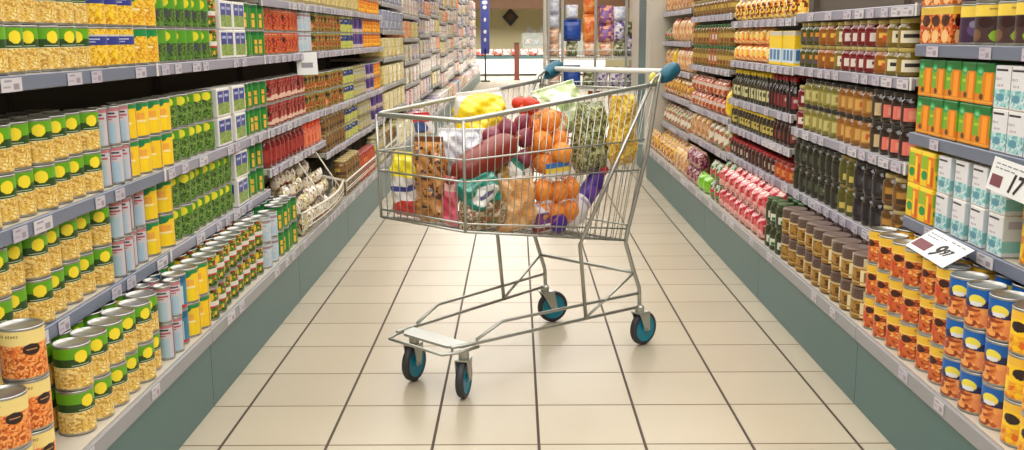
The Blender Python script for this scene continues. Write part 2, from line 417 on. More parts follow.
a = Art(34, 36, (170, 100, 44)); a.grains(0, 1, [(196, 92, 36), (90, 120, 40), (220, 140, 80), (150, 50, 30), (60, 90, 34)], 3).ell(.5, .25, .3, .14, (54, 40, 34)).rect(0, 1, 0, .08, (120, 150, 60)).ell(.5, .72, .2, .2, (236, 160, 120))
tin('orangeveg', 'stewed_vegetable_tin', a.tile(2), .0385, .101, 'orange vegetable tin with dark oval')
a = Art(30, 30, (196, 204, 90)); a.rect(0, 1, .1, .5, (52, 66, 120)).rect(.2, .8, .2, .3, (180, 190, 220)).grains(.5, 1, [(196, 200, 100), (170, 180, 70), (214, 214, 130)], 3)
tin('limeblue', 'pickle_tin', a.tile(2), .040, .101, 'lime-coloured tin with blue label')
a = Art(30, 30, (96, 70, 140)); a.ell(.5, .4, .4, .3, (70, 50, 116)).rect(0, 1, .75, 1, (210, 190, 190)).rect(.4, .6, 0, .3, (40, 30, 40))
tin('purple', 'purple_tin', a.tile(2), .041, .101, 'purple tin with pale foot')
a = Art(30, 36, (236, 150, 40)); a.grains(.15, 1, [(240, 160, 40), (250, 190, 60), (220, 120, 30)], 3.5).rect(0, 1, 0, .15, (190, 90, 40)).rect(.2, .5, .1, .9, (240, 190, 90))
tin('orangetin', 'orange_fruit_tin', a.tile(2), .040, .101, 'bright orange fruit tin')
a = Art(70, 60, (242, 214, 130)); a.rect(0, 1, 0, .3, (244, 220, 140)); a.grains(.3, 1, [(232, 128, 50), (244, 156, 76), (214, 104, 36), (250, 178, 104), (176, 78, 26)], 3.2); a.text(18, 5, 'BAKED BEANS', (50, 34, 24)); a.ell(.84, .40, .13, .12, (46, 26, 24)); a.rect(.76, .92, .39, .41, (200, 150, 100))
tin('baked', 'baked_bean_tin', a.tile(2), .0425, .108, 'baked bean tin with cream band')
# two-jar wrapped packs with a blue label
f = Art(40, 36, (228, 226, 222)); f.rect(.06, .94, .08, .5, (44, 58, 140)).rect(.48, .52, .08, .92, (228, 226, 222)).rect(.15, .42, .2, .3, (170, 180, 220)).rect(.58, .85, .2, .3, (170, 180, 220)); f.grains(.5, .92, [(130, 158, 70), (150, 172, 84), (112, 140, 56)], 3, .06, .94)
s_ = Art(30, 36, (226, 224, 220)); s_.rect(.2, .8, .15, .5, (56, 70, 146)).rect(.2, .8, .5, .85, (150, 172, 90))
carton('bluepack', 'pea_jar_pack', f, s_, .16, .08, .104, 'pea multipack with blue label')
# right side tins
def art_peach():
    a = Art(40, 40, (236, 150, 60)); a.grains(.2, 1, PEACH, 4.5); a.rect(0, 1, 0, .26, (238, 192, 60)).rect(.3, .9, .07, .12, (190, 140, 50)).rect(0, 1, .24, .27, (250, 226, 130))
    a.ell(.13, .40, .13, .11, (66, 26, 22)); a.ell(.62, .75, .22, .2, (248, 160, 70)).ell(.66, .7, .1, .1, (252, 200, 120)).ell(.95, .65, .12, .18, (206, 74, 40)); return a.tile(2)
tin('peach', 'peach_tin', art_peach(), .040, .1025, 'peach tin with yellow band')
a = Art(40, 40, (14, 96, 180)); a.rect(0, 1, .3, .48, (28, 34, 84)).grains(.48, 1, [(222, 130, 60), (240, 166, 90), (190, 90, 40), (150, 60, 34)], 4.5); a.ell(.2, .3, .15, .15, (240, 226, 80)).ell(.5, .78, .22, .2, (236, 150, 90)).ell(.85, .7, .14, .14, (170, 70, 50)).rect(.08, .3, .33, .44, (230, 230, 240))
tin('apricot', 'apricot_tin', a.tile(2), .043, .1025, 'bright blue-topped apricot tin')
a = Art(40, 40, (250, 206, 40)); a.rect(0, 1, .0, .2, (242, 190, 60)).ell(.18, .38, .15, .13, (44, 28, 30)).grains(.6, 1, [(250, 200, 30), (226, 110, 30), (240, 170, 40)], 5).ell(.75, .75, .2, .2, (254, 216, 60)).rect(.5, .95, .3, .5, (214, 120, 60))
tin('yellowfruit', 'yellow_plum_tin', a.tile(2), .043, .1025, 'yellow plum tin with black circle')
a = Art(40, 40, (74, 52, 50)); a.rect(0, 1, 0, .3, (246, 214, 84)).rect(.2, .8, .08, .14, (180, 150, 60)).ell(.14, .46, .15, .15, (52, 22, 26)).ell(.42, .82, .2, .17, (150, 186, 50)).ell(.47, .62, .1, .2, (160, 196, 60)).rect(.85, .95, .3, 1, (50, 60, 50)).ell(.95, .8, .12, .16, (120, 90, 60))
tin('pear', 'pear_tin', a.tile(2), .043, .105, 'pear tin with yellow band')
a = Art(40, 40, (66, 40, 70)); a.rect(0, 1, 0, .3, (246, 214, 84)).ell(.38, .65, .22, .2, (96, 74, 120)).ell(.8, .8, .2, .2, (70, 44, 80)).ell(.3, .5, .1, .1, (140, 130, 160))
tin('plum', 'plum_tin', a.tile(2), .043, .105, 'plum tin with purple fruit')
f = Art(60, 36, (226, 90, 40)); f.grains(.2, 1, PEACH+[(206, 60, 40)], 4)
f.rect(0, 1, 0, .2, (226, 190, 70))
for c in (.2, .5, .8): f.ell(c, .38, .12, .16, (60, 24, 22)).ell(c, .8, .1, .18, (250, 200, 140))
carton('peachpack', 'peach_tin_pack', f, f, .2, .08, .104, 'shrink-wrapped pack of peach tins', top=(214, 200, 180), m='film')
# cartons
f = Art(36, 52, (222, 130, 30)); f.rect(0, 1, 0, .2, (24, 112, 46)).rect(0, .36, .2, .75, (112, 176, 40)).rect(.08, .34, .42, .5, (170, 206, 50)).ell(.22, .2, .2, .11, (30, 160, 90)).ell(.22, .2, .12, .05, (120, 206, 140)).rect(.56, .86, .24, .9, (250, 158, 30)).rect(.9, 1, .2, 1, (214, 110, 20)).ell(.35, .82, .12, .08, (96, 60, 24)).rect(0, 1, .92, .96, (236, 170, 60))
carton('carrot', 'carrot_juice_carton', f, f, .088, .06, .106, 'orange and green juice carton', top=(40, 120, 60))
f = Art(36, 52, (228, 228, 232)); f.rect(.1, .72, .07, .12, (40, 34, 44)); f.text(3, 14, 'Berry', (110, 60, 110)); f.text(6, 22, 'Juice', (130, 80, 120)); f.grains(.55, .97, [(150, 206, 206), (190, 222, 226), (100, 176, 180), (214, 230, 234)], 4).ell(.4, .75, .22, .1, (90, 150, 170)).rect(0, .05, 0, 1, (120, 110, 120))
s_ = Art(30, 52, (206, 216, 220)); s_.rect(0, 1, .6, .9, (130, 190, 190)).rect(.2, .8, .1, .3, (170, 170, 180))
carton('whitejuice', 'berry_juice_carton', f, s_, .082, .06, .104, 'white and teal juice carton')
carton('whitejuice2', 'berry_juice_carton', f, s_, .082, .06, .102, 'white and teal juice carton')
f = Art(36, 44, (246, 206, 30)); f.rect(.5, 1, .1, 1, (240, 130, 24)).rect(0, .5, .1, .5, (150, 190, 40)).ell(.3, .68, .22, .14, (20, 150, 70)).rect(.1, .9, .02, .1, (252, 226, 60)).rect(.55, .7, .2, .9, (250, 220, 40)).rect(.78, .92, .4, .95, (200, 80, 24))
carton('mangobox', 'mango_juice_carton', f, f, .09, .06, .102, 'yellow, green and orange juice carton', top=(240, 200, 40))
f = Art(60, 50, (250, 212, 40)); f.rect(0, 1, 0, .12, (214, 206, 190)).rect(0, 1, .5, .92, (210, 226, 236)).rect(.1, .3, .55, .85, (60, 120, 170)).rect(.4, .6, .55, .85, (60, 120, 170)).rect(.7, .9, .55, .85, (60, 120, 170))
carton('yellowblue', 'stock_cube_box', f, f, .2, .09, .15, 'yellow box with pale blue panel', top=(236, 210, 60))
# jars and bottles on the right
def lab(c, *rects, w=28, h=18):
    a = Art(w, h, c)
    for x0, x1, y0, y1, cc in rects: a.rect(x0, x1, y0, y1, cc)
    return a.tile(2)
jar('j_whiteyellow', 'pickle_jar', lab((140, 112, 34), (.15, .85, .05, .95, (232, 226, 200)), (.25, .75, .3, .6, (50, 44, 40))), .037, .087, 'olive-yellow pickle jar with white label', (116, 98, 26), (196, 176, 90))
jar('j_red', 'beetroot_jar', lab((120, 24, 30), (.15, .85, .2, .9, (226, 214, 206)), (.3, .7, .35, .6, (60, 40, 50))), .037, .087, 'dark red jar with white label', (112, 20, 28), (190, 170, 110))
jar('j_orange', 'antipasti_jar', lab((150, 90, 30), (.2, .8, .2, .6, (240, 190, 80)), (.3, .7, .4, .9, (210, 90, 40))), .037, .087, 'orange antipasti jar', (150, 84, 24), (180, 160, 90))
jar('j_olive', 'olive_jar', lab((84, 80, 34), (.1, .9, .55, .95, (90, 80, 80)), (.2, .6, .1, .5, (226, 150, 60))), .036, .087, 'olive-green jar with orange picture', (70, 72, 28), (180, 160, 90))
jar('j_yellow', 'mustard_jar', lab((150, 140, 70), (.15, .85, .1, .9, (200, 190, 124)), (.3, .7, .3, .7, (150, 130, 60))), .0345, .102, 'pale yellow sauce jar with dark lid', (120, 112, 50), (48, 44, 40))
jar('j_gold', 'curry_sauce_jar', lab((170, 116, 50), (.15, .85, .1, .9, (216, 170, 92)), (.3, .7, .3, .7, (206, 90, 40)), (.4, .6, .5, .9, (250, 226, 130))), .0345, .102, 'golden sauce jar with dark lid', (140, 90, 34), (48, 44, 40))
jar('j_pink', 'bean_spread_jar', lab((60, 40, 36), (.15, .85, .1, .95, (228, 120, 104)), (.3, .7, .3, .8, (236, 150, 130))), .0345, .102, 'dark jar with coral pink label', (44, 30, 26), (52, 48, 42))
jar('j_cream', 'mushroom_jar', lab((70, 56, 40), (.15, .85, .1, .95, (206, 186, 140)), (.3, .7, .3, .8, (180, 150, 110))), .0345, .102, 'dark jar with beige label', (50, 40, 28), (52, 48, 42))
jar('j_black', 'black_olive_jar', lab((46, 46, 38), (.2, .8, .2, .8, (84, 90, 66)), (.3, .7, .35, .5, (150, 150, 120))), .038, .104, 'dark olive jar with dull green label', (38, 40, 28), (60, 58, 52))
jar('j_black2', 'black_olive_jar', lab((40, 36, 40), (.2, .8, .2, .8, (64, 60, 66)), (.3, .7, .3, .6, (110, 110, 112))), .038, .104, 'black olive jar with grey label', (30, 28, 30), (56, 52, 52))
jar('j_gherkin', 'gherkin_jar', lab((86, 84, 30), (.15, .85, .5, .95, (206, 186, 96)), (.3, .7, .1, .4, (120, 60, 40))), .038, .104, 'green-brown jar with gold label', (80, 78, 26), (150, 130, 70))
jar('j_gold2', 'mushroom_jar', lab((120, 84, 40), (.1, .9, .1, .5, (190, 140, 60)), (.1, .9, .55, .9, (70, 50, 34))), .040, .100, 'brown and gold jar with pale lid', (96, 66, 30), (196, 176, 120))
def art_cloth():
    a = Art(34, 44, (122, 84, 36)); a.grains(0, 1, [(140, 98, 36), (96, 60, 22), (166, 124, 50)], 5)
    a.rect(0, 1, 0, .3, (84, 60, 52))
    for i in range(0, a.w, 4): a.a[:int(a.h*.3), i] = (60, 44, 42)
    for j in range(0, int(a.h*.3), 4): a.a[j] = (130, 110, 100)
    a.rect(0, 1, .3, .38, (206, 182, 130)).rect(.35, .6, 0, .3, (214, 200, 160)).rect(.3, .62, .42, .95, (236, 222, 176)).rect(.38, .56, .5, .85, (150, 110, 60)).rect(0, 1, .84, .9, (190, 160, 100)); return a.tile(2)
jar('cloth', 'cloth_topped_jar', art_cloth(), .0475, .1035, 'brown jar with checked cloth cap', (110, 76, 30), (112, 92, 82), lidh=.008, lr=.99, neck=.02, lab=(.05, .99))
jar('j_greendark', 'pesto_jar', lab((50, 60, 34), (.1, .9, .3, .9, (216, 216, 200)), (.2, .8, .6, .85, (30, 120, 60))), .038, .104, 'dark green jar with white label', (46, 54, 28), (60, 90, 50))
jar('j_redlid', 'jam_jar', lab((70, 44, 36), (.2, .8, .2, .9, (196, 176, 160)), (.3, .7, .35, .7, (70, 60, 60))), .033, .085, 'small dark jar with red lid', (66, 30, 28), (170, 34, 40))
jar('j_brownred', 'pasta_sauce_jar', lab((190, 80, 40), (.2, .8, .2, .9, (226, 150, 70)), (.3, .7, .4, .7, (160, 40, 30))), .036, .085, 'orange-red sauce jar', (170, 60, 34), (160, 50, 40))
jar('j_meadow', 'pasta_sauce_jar', lab((150, 110, 50), (.1, .9, .1, .5, (190, 160, 80)), (.2, .8, .55, .9, (120, 60, 40))), .038, .125, 'brown-green sauce jar', (120, 96, 40), (50, 110, 60))
jar('j_meadow2', 'pasta_sauce_jar', lab((170, 110, 60), (.15, .85, .2, .7, (226, 206, 200)), (.2, .8, .75, .95, (170, 60, 50))), .038, .125, 'sauce jar with pink-white label', (130, 80, 40), (50, 110, 60))
bottle('b_yellow', 'sauce_bottle', lab((60, 56, 40), (.1, .9, .1, .9, (206, 200, 150)), (.2, .8, .3, .6, (90, 90, 60))), .028, .155, 'dark sauce bottle with yellow cap', (52, 48, 32), (236, 206, 40))
bottle('b_red', 'soy_sauce_bottle', lab((46, 24, 26), (.2, .8, .1, .9, (150, 50, 56)), (.3, .7, .3, .5, (214, 196, 190))), .028, .155, 'black sauce bottle with red label', (34, 20, 22), (160, 30, 36))
jar('j_yellow_s', 'dressing_jar', lab((60, 56, 36), (.1, .9, .2, .9, (200, 180, 90)), (.2, .8, .35, .6, (80, 70, 40))), .03, .105, 'small dark sauce jar with yellow cap', (56, 48, 32), (236, 206, 40))
jar('j_dark_s', 'dressing_jar', lab((50, 26, 26), (.2, .8, .2, .9, (130, 60, 50)), (.3, .7, .35, .6, (214, 190, 170))), .03, .105, 'small brown-red sauce jar', (56, 28, 26), (60, 34, 34))
# left far kinds
jar('j_darkred', 'tomato_puree_jar', lab((150, 40, 36), (.2, .8, .1, .9, (170, 60, 56)), (.4, .6, .2, .9, (200, 160, 150))), .037, .127, 'dark red glass jar', (120, 26, 28), (130, 50, 44))
jar('j_orangelid', 'salsa_jar', lab((226, 130, 90), (.2, .5, .1, .9, (244, 190, 140)), (.6, .8, .2, .9, (214, 90, 60))), .038, .127, 'salmon jar with bright orange lid', (220, 110, 80), (238, 70, 30), lidh=.03)
jar('j_bluey', 'pickle_jar', lab((180, 180, 170), (.1, .5, .1, .6, (70, 70, 140)), (.5, .9, .3, .9, (196, 180, 90))), .040, .100, 'jar with blue and gold label', (160, 150, 110), (150, 140, 90))
jar('j_brown', 'brown_bean_jar', lab((130, 96, 50), (.1, .6, .1, .6, (190, 160, 70)), (.4, .9, .5, .9, (70, 50, 40))), .040, .100, 'brown and yellow jar', (120, 86, 44), (170, 150, 90))
# packs
def packart(base, cols, size=5, w=30, h=26, band=None):
    a = Art(w, h, base); a.grains(0, 1, cols, size)
    if band: a.rect(0, 1, band[0], band[1], band[2])
    return a
def pk(key, name, base, cols, w, d, h, desc, band=None, size=5, cat='packet'):
    return pouch(key, name, packart(base, cols, size, band=band), w, d, h, desc, cat, W=28)
pk('p_yellow', 'noodle_packet', (240, 190, 70), [(246, 196, 70), (240, 150, 60), (230, 90, 50), (250, 220, 130)], .10, .07, .085, 'yellow and orange noodle packet')
pk('p_yellow2', 'noodle_packet', (240, 190, 70), [(246, 206, 80), (240, 160, 60), (120, 60, 30), (250, 220, 130)], .10, .07, .11, 'yellow-orange snack packet')
pk('p_orange', 'lentil_packet', (206, 120, 70), [(206, 120, 70), (190, 90, 50), (226, 160, 110), (160, 70, 40)], .11, .07, .10, 'orange-brown lentil packet', (.35, .55, (214, 190, 180)))
pk('p_red', 'nut_packet', (190, 50, 60), [(190, 50, 64), (226, 170, 160), (150, 30, 44), (214, 100, 100), (240, 210, 200)], .11, .07, .105, 'red and pink nut packet')
pk('p_green', 'green_packet', (80, 130, 60), [(60, 110, 50), (200, 210, 190), (90, 140, 70), (180, 60, 60)], .10, .07, .105, 'green and white packet')
pk('p_purple', 'dried_fruit_packet', (120, 50, 90), [(120, 40, 80), (160, 80, 110), (90, 30, 60), (190, 140, 130)], .12, .08, .10, 'purple dried fruit packet')
pk('p_lime', 'rice_packet', (120, 190, 30), [(130, 200, 40), (110, 180, 30)], .14, .08, .10, 'lime green packet')
pk('p_mixed', 'crisp_packet', (190, 150, 110), [(200, 60, 50), (236, 210, 170), (120, 130, 60), (180, 120, 70), (230, 180, 60)], .14, .09, .15, 'multicoloured snack packet')
pk('p_mixed2', 'crisp_packet', (190, 150, 110), [(214, 90, 90), (230, 220, 200), (150, 150, 90), (160, 90, 60)], .13, .09, .15, 'pink and beige snack packet')
pk('p_tan', 'biscuit_packet', (210, 160, 110), [(214, 160, 110), (226, 190, 140), (190, 130, 80)], .13, .08, .16, 'tan biscuit packet', (.1, .25, (230, 190, 120)))
pk('p_peachy', 'biscuit_packet', (226, 180, 130), [(226, 176, 120), (236, 200, 150), (206, 140, 90)], .12, .08, .17, 'pale orange biscuit packet', (.05, .15, (214, 90, 60)))
pk('p_yellowtall', 'yellow_packet', (240, 210, 40), [(244, 214, 40), (236, 190, 30)], .10, .07, .16, 'plain bright yellow packet')
pk('p_small', 'cheese_packet', (220, 206, 170), [(232, 224, 200), (206, 180, 140), (150, 80, 60), (240, 236, 226)], .085, .05, .07, 'small beige and white packet')
pk('p_small2', 'cheese_packet', (190, 170, 130), [(206, 196, 110), (226, 220, 200), (120, 60, 50), (200, 190, 170)], .085, .05, .07, 'small olive and cream packet')
for key, base, cols, dsc, nm in (
    ('f_cream', (222, 206, 140), [(226, 206, 130), (232, 216, 160), (200, 180, 100)], 'cream-yellow packet', 'tissue_packet'),
    ('f_greyblue', (160, 168, 196), [(160, 168, 200), (190, 196, 214), (130, 140, 180)], 'grey-blue packet', 'tissue_packet'),
    ('f_peach', (240, 160, 110), [(244, 160, 110), (248, 190, 150), (226, 130, 90)], 'peach-coloured packet', 'napkin_packet'),
    ('f_pink', (222, 170, 180), [(226, 170, 182), (236, 206, 210), (206, 130, 146), (232, 222, 220)], 'pink packet', 'napkin_packet'),
    ('f_white', (226, 222, 218), [(232, 228, 224), (216, 210, 206), (236, 232, 230), (220, 180, 180)], 'white paper-roll packet', 'paper_roll_packet'),
    ('f_sage', (186, 190, 160), [(190, 196, 170), (214, 210, 190), (150, 160, 120), (200, 160, 140)], 'sage green packet', 'tissue_packet'),
    ('f_lilac', (170, 160, 190), [(176, 166, 196), (200, 190, 210), (110, 100, 150), (214, 190, 150)], 'lilac packet', 'tissue_packet')):
    fr = packart(base, cols, 3, 24, 20); fr.rect(0, 1, .42, .5, cols[-1]).rect(0, 1, .9, 1, tuple(c*.75 for c in base))
    carton(key, nm, fr, fr, .26, .2, .16, dsc, top=base, cat='packet', rad=.02, m='film', cols_m=60)

# ------------------------------------------------------------------ the setting: floor, walls, ceiling
def floor_material():
    m = bpy.data.materials.new('glazed_floor_tiles'); m.use_nodes = True; nt = m.node_tree; N = nt.nodes; L = nt.links; b = N['Principled BSDF']
    tc = N.new('ShaderNodeTexCoord'); sp = N.new('ShaderNodeSeparateXYZ'); L.new(tc.outputs['Object'], sp.inputs[0])
    def mth(op, a, b_=None, c=None):
        n = N.new('ShaderNodeMath'); n.operation = op
        for i, v in enumerate((a, b_, c)):
            if v is None: continue
            if isinstance(v, (int, float)): n.inputs[i].default_value = v
            else: L.new(v, n.inputs[i])
        return n.outputs[0]
    def edge(src, off, half):
        u = mth('DIVIDE', mth('SUBTRACT', src, off), .3); fr = mth('FRACT', mth('ADD', u, 100.5))
        return mth('LESS_THAN', mth('ABSOLUTE', mth('SUBTRACT', fr, .5)), half/.3), mth('FLOOR', mth('ADD', u, 100.0))
    ex, ix = edge(sp.outputs[0], -.842847, .0042); ey, iy = edge(sp.outputs[1], 2.598906, .0036)
    cb = N.new('ShaderNodeCombineXYZ'); L.new(ix, cb.inputs[0]); L.new(iy, cb.inputs[1])
    wn = N.new('ShaderNodeTexWhiteNoise'); L.new(cb.outputs[0], wn.inputs['Vector'])
    no = N.new('ShaderNodeTexNoise'); no.inputs['Scale'].default_value = 1.6; no.inputs['Detail'].default_value = 2; L.new(tc.outputs['Object'], no.inputs['Vector'])
    v = mth('ADD', mth('MULTIPLY', wn.outputs['Value'], .05), mth('MULTIPLY', no.outputs['Fac'], .12))
    v = mth('ADD', v, .895)
    rgb = N.new('ShaderNodeRGB'); rgb.outputs[0].default_value = (*[s2l(c) for c in (187, 176, 155)], 1)
    sc1 = N.new('ShaderNodeVectorMath'); sc1.operation = 'SCALE'; L.new(rgb.outputs[0], sc1.inputs[0]); L.new(v, sc1.inputs['Scale'])
    m1 = N.new('ShaderNodeMix'); m1.data_type = 'RGBA'; L.new(ey, m1.inputs[0]); L.new(sc1.outputs[0], m1.inputs[6]); m1.inputs[7].default_value = (*[s2l(c) for c in (104, 86, 66)], 1)
    m2 = N.new('ShaderNodeMix'); m2.data_type = 'RGBA'; L.new(ex, m2.inputs[0]); L.new(m1.outputs[2], m2.inputs[6]); m2.inputs[7].default_value = (*[s2l(c) for c in (66, 52, 38)], 1)
    L.new(m2.outputs[2], b.inputs['Base Color'])
    g = mth('MAXIMUM', ex, ey); ro = mth('ADD', mth('MULTIPLY', g, .4), .27); L.new(ro, b.inputs['Roughness'])
    b.inputs['Specular IOR Level'].default_value = .5
    bp = N.new('ShaderNodeBump'); bp.inputs['Strength'].default_value = .3; bp.inputs['Distance'].default_value = .002
    L.new(mth('SUBTRACT', 1.0, g), bp.inputs['Height']); L.new(bp.outputs[0], b.inputs['Normal'])
    return m
MT['floor'] = floor_material()
ORDN_L = ['first', 'second', 'third', 'fourth', 'fifth', 'sixth']
def struct(name, mb): return tag(mb.obj(name), kind='structure')
struct('floor', MB().box(-8, 8, -3, 34, -.05, 0, 'floor'))
struct('wall_back', MB().box(-8, 8, 33, 33.2, 0, 3.6, 'wall'))
struct('wall_right', MB().box(8, 8.2, -3, 33.2, 0, 3.6, 'wall'))
struct('wall_left', MB().box(-8.2, -8, -3, 33.2, 0, 3.6, 'wall'))
struct('ceiling', MB().box(-8, 8, -3, 33, 3.5, 3.6, 'ceiling'))
struct('trim_1', MB().box(-4, 4, 30.6, 31.0, 1.96, 2.5, 'brown'))
for y in LAMP_Y:
    t = link('ceiling_light', None, None, (0, y, 3.40))
    tag(t, f'wide ceiling light over the aisle {"near the camera" if y < 2 else "above the trolley" if y < 5 else ORDN_L[LAMP_Y.index(y)]+" from the camera"}', 'light', 'ceiling lights over the aisle')
    MB().box(-3.3, 3.3, -1.55, 1.55, .03, .10, 'white').obj('housing', t)
    MB().box(-3.25, 3.25, -1.5, 1.5, .005, .03, 'lampglow').obj('diffuser', t)

# ------------------------------------------------------------------ shelving
def ticket_mesh(w, h=.029, tone=(196, 188, 200)):
    W_, H_ = 14, 7; mb = MB()
    col = np.empty((H_, W_, 3)); col[:] = tone
    col[1, 2:7] = (150, 142, 156); col[3:6, 8:12] = (150, 140, 150); col[4, 1:6] = (168, 160, 172)
    vs = [(0, -w/2+w*i/W_, -h/2+h*j/H_) for j in range(H_+1) for i in range(W_+1)]
    fs = []; cs = []
    for j in range(H_):
        for i in range(W_):
            a = j*(W_+1)+i; fs.append((a, a+1, a+W_+2, a+W_+1)); cs.append(tuple(col[H_-1-j, i]))
    mb.add(vs, fs, 'paper', cs)
    mb.box(-.0015, -.0001, -w/2, w/2, -h/2, h/2, 'card')
    return mb.mesh('price_ticket')
TICK = [ticket_mesh(.075), ticket_mesh(.055), ticket_mesh(.085, tone=(206, 202, 208)), ticket_mesh(.06, tone=(186, 180, 196))]
SIDE = {'L': (-1, -1.06, -1.52, -.955), 'R': (1, 1.16, 1.62, 1.049)}
def bay(side, Y0, Y1, zs, label, dense=.5, far=False, i_b=1):
    sg, lip, back, kick = SIDE[side]
    t = link('shelving_unit', None, None, (0, (Y0+Y1)/2, 0)); tag(t, label, 'shelving', 'shelving units along the aisle')
    h = (Y1-Y0)/2
    MB().box(back, back+sg*.03, -h, h, 0, 2.2, 'back').obj('back_panel', t)
    MB().box(kick, kick+sg*.02, -h+.0015, h-.0015, 0, .205, 'kick').obj('kick_plate', t)
    for y in (-h+.001, h-.026): MB().box(back-sg*.028, back-sg*.001, y, y+.025, 0, 2.2, 'back').obj('upright', t)
    for i, z in enumerate(zs):
        deck = i == 0; fx = kick-sg*.008 if deck else lip
        s = MB().box(fx+sg*.012, back-sg*.03, -h+.001, h-.001, z-.022, z, 'shelf').obj('deck' if deck else 'shelf', t)
        if deck: MB().box(fx-sg*.001, fx+sg*.011, -h+.0015, h-.0015, z-.043, z, 'decklip', ch=.002).obj('deck_rail', s)
        else:
            MB().box(fx, fx+sg*.011, -h+.0015, h-.0015, z-.034, z, 'decklip' if far else 'rail' if i_b == 0 else 'rail2', ch=.002).obj('price_rail', s)
            for y in (-h+.001,): MB().box(fx-sg*.003, fx-sg*.0005, y, y+.012, z-.034, z+.004, 'white').obj('end_cap', s)
        if far: continue
        y = -h+.05+rnd.uniform(0, .06)
        while y < h-.06:
            me = rnd.choice(TICK)
            if rnd.random() < dense*(.5 if deck else 1):
                k = link('price_ticket', me, s, ((fx-sg*.0035) if not deck else fx-sg*.0025-sg*.001, y, z-.019), 0 if side == 'L' else PI)
            y += rnd.uniform(.085, .13)
    return t
BY = [1.65, 2.9, 4.15, 5.4, 6.65, 7.9]
LZ = [[.25, .498, .747, 1.06, 1.38], [.25, .498, .747, 1.06, 1.38], [.25, .578, .747, 1.06, 1.30], [.25, .50, .742, 1.06, 1.30], [.25, .50, .742, 1.06, 1.30]]
RZ = [[.25, .60, .85, 1.105, 1.42], [.25, .497, .753, 1.005, 1.22], [.25, .50, .655, .80, 1.0, 1.205], [.25, .48, .68, .945, 1.25], [.25, .46, .69, .88, 1.09, 1.31]]
ORD = ['nearest', 'second', 'third', 'fourth', 'farthest']
WHAT_L = ['holding sweetcorn tins', 'holding pea tins', 'with the wire basket at its foot', 'holding orange vegetable tins', 'holding purple tins']
WHAT_R = ['holding peach tins and cartons', 'holding jars and cloth-topped honey', 'holding yellow-capped bottles', 'holding green-lidded sauce jars', 'at the end of the run']
for i in range(5):
    bay('L', BY[i], BY[i+1], LZ[i], f'{ORD[i]} left-hand shelving unit, {WHAT_L[i]}', .55 if i < 2 else .8, i_b=i)
    bay('R', BY[i], BY[i+1], RZ[i], f'{ORD[i]} right-hand shelving unit, {WHAT_R[i]}', .6 if i == 0 else .9, i_b=i)

# ------------------------------------------------------------------ stocking the shelves
ORDN = ['first', 'second', 'third', 'fourth', 'fifth', 'sixth', 'seventh', 'eighth', 'ninth', 'tenth', 'eleventh', 'twelfth', 'thirteenth', 'fourteenth', 'fifteenth',
        'sixteenth', 'seventeenth', 'eighteenth', 'nineteenth', 'twentieth']+['%s-%s' % (a, b) for a in ('twenty', 'thirty') for b in ('first', 'second', 'third', 'fourth', 'fifth', 'sixth', 'seventh', 'eighth', 'ninth')]
COUNT = 0; START = {}
def put(k, x, y, z, rz, label, group, split=None):
    global COUNT; COUNT += 1
    K = KINDS[k]; split = (y < 3.5) if split is None else split
    if split and K.parts:
        o = link(K.name, K.parts[K.root], None, (x, y, z), rz)
        for p, me in K.parts.items():
            if p != K.root: link(p, me, o)
    else: o = link(K.name, K.full, None, (x, y, z), rz)
    n = len(label.replace(',', '').split())
    if n > 16: print('LONG LABEL', n, label)
    return tag(o, label, K.cat, group)
def row(k, side, shelf, z, Y0, Y1, layers=2, ranks=1, xf=None, gap=.0015, skip=None, deck=False, xo=0.):
    K = KINDS[k]; sg = SIDE[side][0]
    if xf is None: xf = (SIDE[side][3] if deck else SIDE[side][1])+sg*(.004 if deck else .004)
    xf += sg*xo
    n = max(1, int((Y1-Y0+.004)/(K.w+gap))); pitch = (Y1-Y0)/n; short = K.desc
    st = START.get((k, shelf), 0); START[(k, shelf)] = st+n
    for r_i in range(ranks):
        for i in range(n):
            jx = rnd.uniform(0, .006) if K.cat != 'tin can' else rnd.uniform(0, .016)
            for l in range(layers):
                x = xf+sg*(K.d/2+jx+r_i*(K.d+.008)); y = Y0+pitch*(i+.5)+(rnd.uniform(-1, 1)*min(.002, (pitch-K.w)/2) if pitch > K.w else 0)
                rz = (0 if side == 'L' else PI)+rnd.uniform(-K.spin, K.spin)
                lay = '' if layers == 1 else (', upper' if l == layers-1 else ', lower' if l == 0 else ', middle')
                rk = ('', ', second row', ', third row')[r_i]
                lab = f'{short}, {shelf}, {ORDN[min(i+st, 37)]} from near{lay}{rk}'
                put(k, x+rnd.uniform(-.0008, .0008), y, z+.0008+l*(K.h+.0006), rz, lab, f'{short} block on {shelf}')
A_, B_, C_, D_ = 'upper left shelf', 'middle left shelf', 'lower left shelf', 'left deck'
LW = []
for k, a, b in (('corn', 1.85, 2.53), ('bluecorn', 2.54, 2.81), ('wavecorn', 2.81, 3.00), ('pea', 3.0, 3.48), ('mixveg', 3.49, 3.58), ('bluepack', 3.59, 3.91), ('greencorn', 3.92, 4.23),
                ('redbean', 4.26, 4.94), ('paleblue', 4.95, 5.26), ('orangeveg', 5.28, 6.10), ('limeblue', 6.11, 6.55), ('purple', 6.56, 6.98), ('orangetin', 6.99, 7.85)): row(k, 'L', A_, 1.06, a, b)
row('orangetin', 'L', 'top left shelf', 1.30, 6.80, 7.85, 2); row('f_cream', 'L', 'top left shelf', 1.30, 4.3, 6.75, 1)
